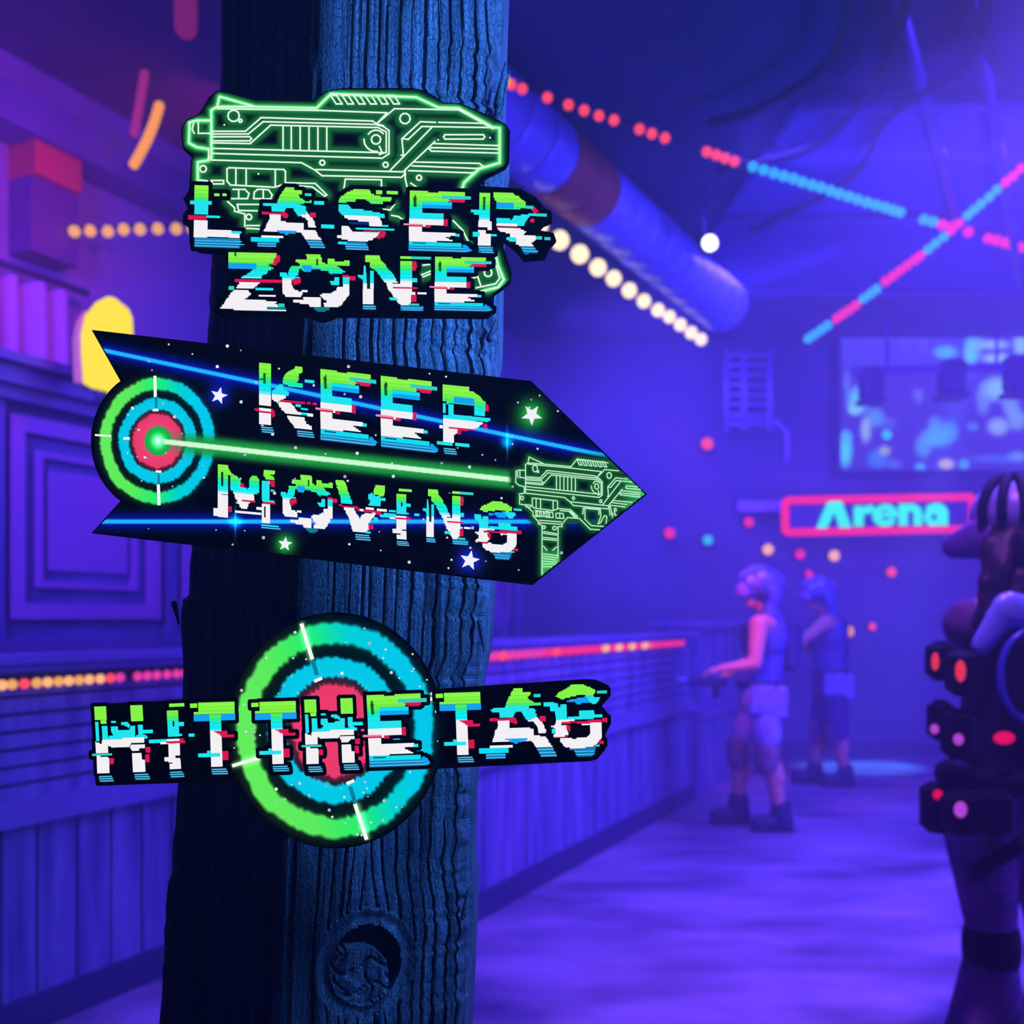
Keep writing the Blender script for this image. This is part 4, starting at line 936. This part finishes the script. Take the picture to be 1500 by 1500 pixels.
# ------------------------------------------------------------------ left corner above the partition
yl = empty('wall_lantern', P(150, 500, 4.45), 'bright yellow half-round lantern on the partition cornice, behind the arrow tail', 'lantern')
YQ = 4.4
prof = [(122, 562), (119, 520), (118, 490), (125, 462), (140, 443), (158, 434), (168, 436), (174, 450), (176, 500), (175, 560), (165, 569), (140, 568)]
mm = MB(); mm.prism([P(x, y, YQ) for x, y in prof], (.0, .16, 0)); mm.build('shade', glow('yellow_shade', '#ffe600', 1.15), yl)
mm = MB(); mm.prism([P(x, y, YQ + .02) for x, y in ((108, 560), (106, 500), (112, 470), (124, 455), (121, 500), (124, 562))], (0, .14, 0)); mm.build('shade_back', mat('ochre_metal', '#c89a30', .4), yl)
mm = MB(); mm.tube([P(148, 566, YQ + .08), P(148, 590, YQ + .08)], .03, 8); mm.build('stem', t_d, yl)
pa = onp(36, 215, CW + .12); pb = onp(104, 262, CW + .12)
rb = empty('wall_box', onp(70, 235, CW + .1), 'square red box mounted high on the left wall above a mauve panel', 'box')
mm = MB(); slab(CW + .2, D.dot(pa), D.dot(pb), (pa.z + pb.z) / 2 - .12, (pa.z + pb.z) / 2 + .12, .2, mm); mm.build('box_body', mat('red_box', '#a83a38', .5), rb)
mm = MB(); slab(CW + .17, D.dot(pa), D.dot(pb), (pa.z + pb.z) / 2 - .50, (pa.z + pb.z) / 2 - .12, .17, mm); mm.build('box_lower_panel', mat('mauve_panel', '#4a2a6c', .5), rb)
# archway niche and curtains on the left wall
tq = D.dot(P(35, 450, 4.7))
cu = empty('curtain', aisle(CW + .1, tq, 2.6), 'violet pleated curtain hanging on the left wall behind the cornice', 'curtain')
vs = []; nn = 60
for i in range(nn + 1):
    t = tq - .9 + 1.5 * i / nn; off = .10 + .05 * math.sin(i * 1.1) + .02 * math.sin(i * .37)
    vs += [aisle(CW + off, t, 2.4), aisle(CW + off * .8, t, 3.15)]
m = MB(); m.add(vs + [v - Nn * .01 for v in vs], [(2 * i, 2 * i + 2, 2 * i + 3, 2 * i + 1) for i in range(nn)] + [(2 * i + 2 * nn + 2, 2 * i + 1 + 2 * nn + 2, 2 * i + 3 + 2 * nn + 2, 2 * i + 2 + 2 * nn + 2) for i in range(nn)], True)
m.build('curtain_cloth', mat('violet_cloth', '#8a6ab8', .7), cu)
mm = MB(); mm.tube([aisle(CW + .12, tq - 1, 3.17), aisle(CW + .12, tq + .7, 3.17)], .02, 8); mm.build('curtain_rod', t_d, cu)
# hanging tube light high left (magenta)
for (p, q, r, col, lb) in ((P(212, 108, 5.3), P(197, 195, 5.2), .022, '#d8409a', 'short magenta glowing tube beside the amber lamps, high left'), (P(272, -30, 4.6), P(272, 40, 4.6), .05, '#b0308a', 'dim magenta tube lamp hanging at the top edge left of the post')):
    e = empty('tube_lamp', p, lb, 'lamp')
    mm = MB(); mm.capsule(p, q, r, r, 12); mm.build('tube', glow('magenta_tube' + str(int(r * 1000)), col, .45), e)
    mm = MB(); mm.tube([p + Vector((0, 0, r)), Vector((p.x, p.y, H))], .008, 6); mm.build('hanger', mat('black_cord', '#0c0c18'), e)

# ------------------------------------------------------------------ people
def solid(mb, voxel, name, mt, parent, smooth=3, **kw):
    "melts the collected shapes into one continuous surface"
    me = bpy.data.meshes.new(name); me.from_pydata([tuple(v) for v in mb.v], [], mb.f)
    import bmesh
    bm = bmesh.new(); bm.from_mesh(me); bmesh.ops.recalc_face_normals(bm, faces=bm.faces); bm.to_mesh(me); bm.free()
    t = bpy.data.objects.new(name, me); C.objects.link(t)
    md = t.modifiers.new('r', 'REMESH'); md.mode = 'VOXEL'; md.voxel_size = voxel; md.use_smooth_shade = True
    ms = t.modifiers.new('s', 'SMOOTH'); ms.factor = .5; ms.iterations = smooth
    dg = bpy.context.evaluated_depsgraph_get()
    e = bpy.data.meshes.new_from_object(t.evaluated_get(dg))
    bpy.data.objects.remove(t); e.name = name
    off = parent.matrix_world.translation
    e.transform(Matrix.Translation(-off)); e.materials.clear(); e.materials.append(mt)
    for p in e.polygons: p.use_smooth = True
    o = bpy.data.objects.new(name, e); C.objects.link(o); o.parent = parent
    return tag(o, **kw)
SKIN = mat('skin', '#c88a78', .5)
def hand(mb, wrist, direc, up, s=1.0, curl=.5):
    d = direc.normalized(); u = (up - d * up.dot(d)).normalized(); sd = d.cross(u)
    palm = wrist + d * .045 * s
    mb.ball(palm, (.043 * s, .043 * s, .02 * s), 10, 6, Matrix((d, sd, u)).transposed())
    for k, (o_, l) in enumerate(((-.030, .060), (-.011, .072), (.010, .068), (.030, .052))):
        b0 = wrist + d * .080 * s + sd * o_ * s
        m1 = b0 + (d * math.cos(curl * .6) - u * math.sin(curl * .6)) * l * .5 * s
        m2 = m1 + (d * math.cos(curl * 1.5) - u * math.sin(curl * 1.5)) * l * .5 * s
        mb.capsule(b0 - d * .01, m1, .0095 * s, .009 * s, 8); mb.capsule(m1, m2, .009 * s, .008 * s, 8)
    t0 = wrist + d * .025 * s - sd * .035 * s; t1 = t0 + (d * .7 - sd * .6 - u * .3).normalized() * .04 * s; t2 = t1 + (d * .9 - u * .4).normalized() * .03 * s
    mb.capsule(t0, t1, .012 * s, .011 * s, 8); mb.capsule(t1, t2, .011 * s, .009 * s, 8)
def player(name, label, Y0, J, tones, arms, bootdir):
    e = empty(name, P(J['base'][0], J['base'][1], Y0) * 1.0, label, 'person')
    e.location.z = 0; bpy.context.view_layer.update()
    def q(k, dy=0):
        v = J[k]; return P(v[0], v[1], Y0 + (v[2] if len(v) > 2 else 0) + dy)
    fw = Vector((-1, 0, 0))
    # body: one continuous figure
    b = MB()
    hd = q('head')
    b.ball(hd, (.098, .078, .118), 16, 12); b.ball(hd + Vector((-.045, 0, -.06)), (.05, .05, .06), 12, 8)      # skull, jaw
    b.ball(hd + Vector((-.104, 0, -.02)), (.02, .013, .025), 8, 6)                                              # nose
    b.ball(hd + Vector((-.088, 0, -.066)), (.018, .024, .010), 8, 5)                                            # lips
    b.ball(hd + Vector((-.088, -.03, .01)), (.014, .016, .010), 8, 5); b.ball(hd + Vector((-.088, .03, .01)), (.014, .016, .010), 8, 5)
    b.ball(hd + Vector((.01, -.080, -.02)), (.02, .012, .03), 8, 6); b.ball(hd + Vector((.01, .080, -.02)), (.02, .012, .03), 8, 6)
    b.capsule(hd + Vector((.01, 0, -.08)), q('neck'), .052, .060)
    ch, wa, pe = q('chest'), q('waist'), q('pelvis')
    b.ball(ch, (.130, .185, .175), 16, 10); b.capsule(ch, wa, .130, .118, 16); b.capsule(wa, pe, .118, .142, 16); b.ball(pe, (.125, .16, .12), 14, 8)
    for s_, dy in (('n', -.17), ('f', .17)):
        sh = q('shoulder_' + s_); b.capsule(ch + Vector((0, dy * .5, .1)), sh, .08, .066); b.ball(sh, .068, 12, 8)
        el = q('elbow_' + s_); wr = q('wrist_' + s_)
        b.capsule(sh, el, .064, .046); b.capsule(el, wr, .043, .029)
        hand(b, wr, (wr - el) + Vector((-.02, 0, 0)), Vector((.1, 0, 1)), 1.0, .7)
        hp = pe + Vector((0, dy * .55, -.03)); kn = q('knee_' + s_); an = q('ankle_' + s_)
        b.capsule(hp, kn, .098, .066); b.capsule(kn, kn + (an - kn) * .35 + Vector((.015, 0, 0)), .062, .066); b.capsule(kn + (an - kn) * .3, an, .062, .042)
        b.capsule(an, an + Vector((-.12, 0, -.05)), .036, .03)
    solid(b, .009, 'body', SKIN, e, 2)
    # clothing
    v = MB(); v.ball(ch + Vector((0, 0, .01)), (.150, .198, .19), 16, 10); v.capsule(ch, wa, .150, .138, 16); v.capsule(wa, pe + Vector((0, 0, .04)), .134, .148, 16)
    v.capsule(ch + Vector((0, -.12, .15)), ch + Vector((0, -.10, .2)), .06, .05); v.capsule(ch + Vector((0, .12, .15)), ch + Vector((0, .10, .2)), .06, .05)
    solid(v, .011, 'vest', tones['vest'], e)
    pk = tones.get('slim', 1); k = MB(); k.box(ch + Vector((.15 - .03 * (pk < 1), 0, -.04)), (.10 * pk, .24, .36), bev=.03)
    if pk == 1: k.box(ch + Vector((.21, 0, -.02)), (.05, .16, .22), bev=.02)
    k.build('backpack', tones['pack'], e)
    k = MB(); k.box(ch + Vector((-.13, 0, .0)), (.05, .2, .2), bev=.015); k.build('chest_sensor', tones['pack'], e)
    s = MB(); s.ball(pe + Vector((0, 0, .02)), (.15, .185, .14), 14, 8)
    for s_, dy in (('n', -.17), ('f', .17)):
        hp = pe + Vector((0, dy * .55, -.03)); kn = q('knee_' + s_)
        s.capsule(hp, hp + (kn - hp) * tones.get('short', .62), .118, .10)
    solid(s, .011, 'shorts', tones['shorts'], e)
    k = MB(); k.box(pe + Vector((-.02, -.19, .0)), (.19, .05, .20), bev=.02); k.box(pe + Vector((.10, -.16, -.02)), (.10, .07, .22), bev=.02); k.build('hip_pouch', tones['pouch'], e)
    m_ = MB(); m_.tube([pe + Vector((.145 * math.cos(t), .185 * math.sin(t), .10)) for t in [i * math.pi / 12 for i in range(25)]], .022, 8, cap=False); m_.build('belt', tones['pack'], e)
    for s_ in 'nf':
        kn = q('knee_' + s_); an = q('ankle_' + s_)
        g = MB(); g.capsule(kn + Vector((-.02, 0, .05)), kn + Vector((-.015, 0, -.06)), .092, .080); solid(g, .010, 'knee_pad', tones['pad'], e)
        t = MB(); gz = .0
        t.capsule(an + Vector((.0, 0, .06)), Vector((an.x, an.y, .09)), .070, .07); t.capsule(Vector((an.x + .02, an.y, .068)), Vector((an.x - .15, an.y, .055)), .066, .052)
        t.box((an.x - .055, an.y, .02), (.29, .10, .04), bev=.015)
        solid(t, .010, 'boot', tones['boot'], e, 1)
        w_ = q('wrist_' + s_); el = q('elbow_' + s_)
    hm = MB(); hm.ball(hd + Vector((.015, 0, .04)), (.158, .128, .128), 18, 12); hm.ball(hd + Vector((.075, 0, -.03)), (.085, .115, .10), 12, 8)
    solid(hm, .010, 'helmet', tones['helmet'], e)
    k = MB(); k.box(hd + Vector((-.115, 0, .005)), (.085, .19, .11), bev=.03); k.build('goggles', tones['goggle'], e)
    for dy in (-.105, .105):
        k = MB(); k.ball(hd + Vector((.0, dy, -.01)), (.045, .03, .05)); k.build('ear_cup', tones['pack'], e)
    for (ox, oz, r_) in ((-.075, .075, .034), (.0, .085, .05), (.085, .05, .032)):
        k = MB(); k.ball(hd + Vector((ox, -.085, oz)), (r_, r_ * .6, r_)); k.build('helmet_sensor', tones['ridge'], e)
    k = MB(); k.tube([hd + Vector((.13 * math.sin(t), 0, .045 + .115 * math.cos(t))) for t in [-1.2 + i * .2 for i in range(13)]], .016, 8); k.build('helmet_ridge', tones['ridge'], e)
    return e, q, hd, ch, pe
TN = dict(vest=mat('blue_vest', '#3c4a9a', .6), pack=mat('navy_gear', '#1c2058', .5), shorts=mat('pale_shorts', '#9a94d0', .7, noise=.4, nscale=8), pouch=mat('pale_pouch', '#8088c8', .7, noise=.5, nscale=14), pad=mat('slate_pad', '#34407c', .5, noise=.3, nscale=20, col2='#a06a50'),
          boot=mat('dark_boot', '#1a1c44', .6), helmet=mat('grey_helmet', '#5a62b0', .35, noise=.4, nscale=10), goggle=mat('mauve_goggles', '#9a70c0', .25), ridge=mat('pale_ridge', '#a8b0f0', .3))
J1 = dict(base=(1105, 1215), head=(1112, 866), neck=(1124, 896), chest=(1122, 935), waist=(1118, 985), pelvis=(1112, 1022), shoulder_n=(1112, 915, -.19), shoulder_f=(1122, 912, .19), elbow_n=(1106, 972, -.24), elbow_f=(1100, 965, .22),
          wrist_n=(1056, 980, -.22), wrist_f=(1062, 990, .12), knee_n=(1128, 1108, -.12), knee_f=(1086, 1102, .12), ankle_n=(1144, 1196, -.10), ankle_f=(1082, 1182, .16))
e1, q1, hd1, ch1, pe1 = player('player', 'bare-armed player in helmet, pale shorts and knee pads, standing beside the barrier end', 6.95, J1, TN, None, None)
# blaster held by the near player
g = empty('toy_blaster', q1('wrist_f') + Vector((-.12, -.1, -.03)), 'small dark toy blaster held in the hands of the bare-armed player', 'toy blaster')
gc = q1('wrist_f') + Vector((-.14, -.10, -.03))
m = MB(); m.box(gc, (.26, .05, .07), bev=.012); m.build('blaster_body', TN['pack'], g)
m = MB(); m.box(gc + Vector((.06, 0, -.07)), (.04, .035, .09), bev=.01); m.build('grip', TN['boot'], g)
m = MB(); m.tube([gc + Vector((-.13, 0, .01)), gc + Vector((-.22, 0, .01))], .016, 10); m.build('barrel', TN['pouch'], g)
T2 = dict(TN); T2.update(slim=.5, vest=mat('dim_vest', '#3a3f88', .6), shorts=mat('dark_trousers', '#242468', .7), short=.98, helmet=mat('grey_helmet', '#5a62b0'))
J2 = dict(base=(1215, 1150), head=(1198, 874), neck=(1208, 898), chest=(1213, 930), waist=(1216, 970), pelvis=(1216, 1000), shoulder_n=(1208, 912, -.18), shoulder_f=(1214, 912, .18), elbow_n=(1186, 930, -.26), elbow_f=(1196, 950, .22),
          wrist_n=(1160, 950, -.30), wrist_f=(1166, 948, .10), knee_n=(1226, 1072, -.10), knee_f=(1202, 1070, .1), ankle_n=(1238, 1138, -.08), ankle_f=(1193, 1132, .14))
player('player', 'farther player in helmet and dark trousers with arms raised forward, under the tiny pink lamp', 8.75, J2, T2, None, None)

# player at the right edge, seen from behind
Y3 = 3.25
def p3(x, y, dy=0): return P(x, y, Y3 + dy)
e3 = empty('player', Vector((p3(1475, 1500).x, Y3, 0)), 'large dark player at the right edge, from behind, with pale helmet and long dark hair', 'person')
vest3 = mat('black_vest', '#12123a', .7, spec=.2, noise=.4, nscale=14); camo = mat('camouflage_cloth', '#8a68a8', .75, noise=.5, nscale=8, col2='#1c1a4c'); gear = mat('black_gear', '#0b0c26', .7, spec=.15)
b = MB(); hd = p3(1486, 775)
b.ball(hd, (.085, .098, .12), 16, 12); b.ball(hd + Vector((.04, .07, -.05)), (.05, .05, .06)); b.ball(hd + Vector((.05, .125, -.02)), (.018, .02, .024), 8, 6)
b.ball(hd + Vector((-.085, 0, -.02)), (.012, .022, .03), 8, 6); b.ball(hd + Vector((.085, 0, -.02)), (.012, .022, .03), 8, 6)
b.capsule(hd + Vector((0, 0, -.08)), p3(1486, 860), .055, .065)
ch = p3(1492, 960); wa = p3(1478, 1070); pe = p3(1478, 1150)
b.ball(ch, (.14, .115, .17), 16, 10); b.capsule(ch, wa, .125, .12, 16); b.capsule(wa, pe, .125, .14, 16); b.ball(pe, (.165, .13, .12), 14, 8)
for sx, el, wr in ((-1, (1440, 1030, .20), (1470, 1075, .38)), (1, (1590, 1010, .1), (1560, 1090, .36))):
    sh = ch + Vector((sx * .150, .02, .10)); b.capsule(ch + Vector((sx * .08, 0, .12)), sh, .08, .07); E_ = p3(*el[:2], el[2]); W_ = p3(*wr[:2], wr[2])
    b.capsule(sh, E_, .054, .045); b.capsule(E_, W_, .044, .03); hand(b, W_, W_ - E_, Vector((0, 0, 1)), 1, .9)
slv = [(ch + Vector((sx * .150, .02, .10)), p3(*el)) for sx, el in ((-1, (1440, 1030, .20)), (1, (1590, 1010, .1)))]
KN = [(p3(1452, 1385, .03), p3(1436, 1665, .05)), (p3(1545, 1400, .1), p3(1560, 1665, .2))]
for (kn, an), sx in zip(KN, (-1, 1)):
    hp = pe + Vector((sx * .09, 0, -.03)); b.capsule(hp, kn, .095, .06); b.capsule(kn, kn + (an - kn) * .35, .058, .062); b.capsule(kn + (an - kn) * .3, an, .057, .04); b.capsule(an, an + Vector((0, .13, -.05)), .04, .03)
solid(b, .011, 'body', SKIN, e3, 2)
v = MB(); v.ball(ch + Vector((0, 0, .0)), (.185, .15, .18), 16, 10); v.capsule(ch, wa, .155, .15, 16); v.capsule(wa, pe, .15, .155, 16); v.ball(ch + Vector((0, 0, .10)), (.20, .12, .10), 14, 8)
solid(v, .011, 'vest', vest3, e3)
v = MB(); v.ball(pe + Vector((0, 0, -.02)), (.195, .16, .13), 14, 8)
for (kn, an), sx in zip(KN, (-1, 1)):
    hp = pe + Vector((sx * .095, 0, -.04)); v.capsule(hp, kn + Vector((0, 0, .05)), .135, .078); v.capsule(kn, kn + (an - kn) * .42, .076, .122); v.capsule(kn + (an - kn) * .42, an + Vector((0, 0, .05)), .122, .085)
solid(v, .012, 'trousers', camo, e3)
for (kn, an) in KN:
    t = MB(); t.capsule(kn + Vector((0, 0, .03)), kn + Vector((0, 0, -.03)), .091, .091); solid(t, .010, 'knee_strap', gear, e3)
    t = MB(); t.capsule(an + Vector((0, 0, .05)), Vector((an.x, an.y, .1)), .062, .064); t.capsule(Vector((an.x, an.y - .02, .062)), Vector((an.x, an.y + .16, .05)), .062, .046); t.box((an.x, an.y + .06, .02), (.11, .30, .04), bev=.015); solid(t, .010, 'boot', gear, e3, 1)
for a_, b_ in slv:
    t = MB(); t.ball(a_, .082, 12, 8); t.capsule(a_, a_ + (b_ - a_) * .75, .078, .062); solid(t, .010, 'sleeve', mat('mauve_sleeve', '#6a4088', .7, noise=.4, nscale=20), e3)
# hair, curly and long
rr = random.Random(5)
h = MB(); h.ball(hd + Vector((-.01, -.03, -.03)), (.11, .11, .12))
for i in range(34):
    a_ = rr.uniform(-.16, .06); z0 = rr.uniform(-.02, -.1)
    p = hd + Vector((a_ * .7, -.06 - rr.uniform(0, .05), z0)); L_ = rr.uniform(.16, .29)
    pts = [p + Vector((-.035 * (k / 5) * (1 if a_ < 0 else 0) + .010 * math.sin(k * 1.7 + i), .008 * math.cos(k * 1.3 + i) - .02 * math.sin(k / 5 * 2), -L_ * k / 6)) for k in range(7)]
    h.tube(pts, [.026, .026, .025, .024, .020, .016, .006], 7)
solid(h, .010, 'long_hair', mat('dark_hair', '#2a1436', .55, noise=.5, nscale=40), e3, 1)
hm = MB(); hm.ball(hd + Vector((0, 0, .05)), (.128, .145, .118), 20, 14); hm.box(hd + Vector((0, .0, -.055)), (.2, .2, .01))
hl = MB(); hl.ball(hd + Vector((0, .0, .045)), (.130, .148, .120), 20, 14)
solid(hl, .010, 'helmet', mat('pale_helmet', '#8a84c8', .35, noise=.3, nscale=6), e3)
for k in range(4):
    a_ = -1.15 + k * .45
    m = MB(); m.tube([hd + Vector((.140 * math.sin(a_) * math.cos(t) , -.150 * math.cos(a_) * math.cos(t) * .9 , .045 + .128 * math.sin(t))) for t in [-.25 + i * .15 for i in range(11)]], .017, 8)
    m.build('helmet_slot', gear, e3)
m = MB(); m.box(p3(1512, 800, -.14), (.10, .05, .06), bev=.015); m.build('strap_lens', gear, e3)
m = MB(); m.capsule(p3(1438, 790, -.02), p3(1398, 800, .05), .07, .045, 12, flat=.45); solid(m, .008, 'helmet_flap', mat('mauve_flap', '#6a48a0', .6), e3)
def box3(nme, x, y, w_, h_, d_, dy, mt, bev=.012):
    k = Y3 / F; m = MB(); m.box(p3(x, y, dy), (w_ * k, d_, h_ * k), bev=.022); return m.build(nme, mt, e3)
for (x, y, w_, h_, dy) in ((1376, 968, 34, 58, -.02), (1408, 985, 38, 66, -.15), (1378, 1055, 34, 60, 0), (1404, 1075, 42, 70, -.14), (1374, 1182, 46, 74, -.03), (1412, 1190, 60, 60, -.17), (1455, 1190, 52, 62, -.20)):
    box3('pouch', x, y, w_, h_, .09, dy, gear)
for (x, y, rx, rz, dy, c, s) in ((1370, 969, 5, 13, -.08, 'k', 1), (1407, 983, 7, 15, -.21, 'k', 1), (1369, 1068, 6, 7, -.07, 'm', 1), (1404, 1083, 7, 8, -.20, 'm', 1), (1374, 1164, 7, 7, -.09, 'p', 1), (1407, 1186, 9, 11, -.235, 'm', 1), (1471, 1081, 15, 9, -.2, 'p', 1)):
    k = Y3 / F; m = MB(); m.ball(p3(x, y, dy), (rx * k, .012, rz * k)); nme, col, st = lampcol(c); m.build('status_light', glow('vest_' + nme, {'k': '#ff3c50', 'm': '#c850e8', 'p': '#ff1060'}[c], .8), e3)
k = Y3 / F
m = MB(); m.tube([p3(1512, 990, -.19) + Vector((44 * k * math.cos(t), 0, 62 * k * math.sin(t))) for t in [i * math.pi / 14 for i in range(29)]], .012, 8, cap=False); m.build('round_vest_ring', mat('blue_ring', '#3a56c8', .3), e3)
m = MB(); m.box(p3(1508, 990, -.17), (.17, .06, .26), bev=.03); m.build('vest_pack', gear, e3)
m = MB(); m.capsule(p3(1438, 945, -.15), p3(1478, 892, -.17), .035, .055, 12, flat=.5); m.capsule(p3(1478, 892, -.17), p3(1545, 900, -.16), .055, .045, 12, flat=.5); solid(m, .009, 'shoulder_pad', mat('blue_pad', '#86a4ff', .3, spec=.8), e3)
m = MB(); m.tube([pe + Vector((.185 * math.cos(t), .155 * math.sin(t), .03)) for t in [i * math.pi / 14 for i in range(29)]], .042, 10, cap=False); m.build('belt', gear, e3)
m = MB(); m.tube([p3(1418, 1290, .02), p3(1445, 1268, -.13), p3(1500, 1235, -.17), p3(1520, 1215, -.15)], .025, 8); m.build('thigh_strap', gear, e3)
# ------------------------------------------------------------------ light and camera
def area(loc, target, size, power, col, spot=None, spread=None):
    l = bpy.data.lights.new('lamp', 'AREA'); l.shape = 'DISK'; l.size = size; l.energy = power; l.color = col
    if spread: l.spread = math.radians(spread)
    o = bpy.data.objects.new('light', l); C.objects.link(o); o.location = loc
    o.rotation_euler = (Vector(target) - Vector(loc)).to_track_quat('-Z', 'Y').to_euler(); return o
def spot(loc, target, ang, power, col, blend=.5, r=.1):
    l = bpy.data.lights.new('spot', 'SPOT'); l.energy = power; l.color = col; l.spot_size = math.radians(ang); l.spot_blend = blend; l.shadow_soft_size = r
    o = bpy.data.objects.new('light', l); C.objects.link(o); o.location = loc
    o.rotation_euler = (Vector(target) - Vector(loc)).to_track_quat('-Z', 'Y').to_euler(); return o
def point(loc, power, col, r=.15):
    l = bpy.data.lights.new('point', 'POINT'); l.energy = power; l.color = col; l.shadow_soft_size = r
    o = bpy.data.objects.new('light', l); C.objects.link(o); o.location = loc; return o
w = bpy.data.worlds.new('hall_air'); bpy.context.scene.world = w; w.use_nodes = True
wn = w.node_tree; bg = wn.nodes['Background']; bg.inputs[0].default_value = (.05, .06, 1, 1); bg.inputs[1].default_value = .12
# thin stage haze in all of the air
v = wn.nodes.new('ShaderNodeVolumePrincipled'); v.inputs['Density'].default_value = .036; v.inputs['Color'].default_value = (.75, .7, 1, 1); v.inputs['Anisotropy'].default_value = .2
wn.links.new(v.outputs[0], wn.nodes['World Output'].inputs['Volume'])
BLUE = (.105, .055, 1)
area((3.2, 5.2, H - .32), (3.2, 6.2, 0), 4, 640, BLUE)
area((1.6, 8.6, H - .1), (2.2, 9.0, 0), 2.5, 240, BLUE)
area((5.2, 3.4, .6), (3.2, 9, 4.0), 2.0, 460, BLUE)  # unseen fill added at the right to brighten the far ceiling
area((-2.2, 1.8, 3.2), (-2.2, 6, 1.6), 1.4, 130, (.17, .06, 1), spread=110)  # unseen violet fill added at the left, aimed down the hall
area((1.25, .62, 2.5), (-.05, 1.1, 1.75), .4, 17, (.045, .24, 1), spread=60)
spot(P(1000, 60, 7), P(1000, 1272, 5.9), 17, 1900, (.06, .3, 1))
spot((4.5, 10.0, 4.1), P(1262, 1118, 9.9), 17, 2000, (.08, .35, 1))
spot((2.2, 3.4, 4.1), P(1150, 1400, 4.6), 84, 900, (.26, .10, 1), 1)
spot((-1.2, 4.2, 3.6), aisle(CW, 3.0, 3.2), 110, 95, (1, .06, .40), 1)
point(P(60, 330, 4.6), 5, (1, .12, .25))
spot((1.0, 2.2, 3.6), P(1430, 1180, 3.2), 50, 300, (.55, .16, 1), .7)  # unseen violet spot added to lift the player at the right edge
spot(P(960, 560, 5.2), P(1105, 935, 6.9), 26, 260, (1, .10, .30), .8)
cam = bpy.data.cameras.new('camera'); co = bpy.data.objects.new('camera', cam); C.objects.link(co)
co.location = (0, 0, EYE); co.rotation_euler = (math.pi / 2, 0, 0)
cam.sensor_width = 36; cam.lens = 36.0; cam.shift_y = (HZ - 750) / 1500
cam.clip_start = .05
cam.dof.use_dof = True; cam.dof.focus_distance = .99; cam.dof.aperture_fstop = .036 / .0070; cam.dof.aperture_blades = 0
sc = bpy.context.scene
sc.camera = co
sc.view_settings.view_transform = 'Standard'; sc.view_settings.look = 'None'; sc.view_settings.exposure = 0; sc.view_settings.gamma = 1
sc.view_settings.use_curve_mapping = False
sc.cycles.use_denoising = True; sc.cycles.adaptive_threshold = .03
sc.cycles.max_bounces = 4; sc.cycles.diffuse_bounces = 2; sc.cycles.glossy_bounces = 2; sc.cycles.sample_clamp_indirect = 4
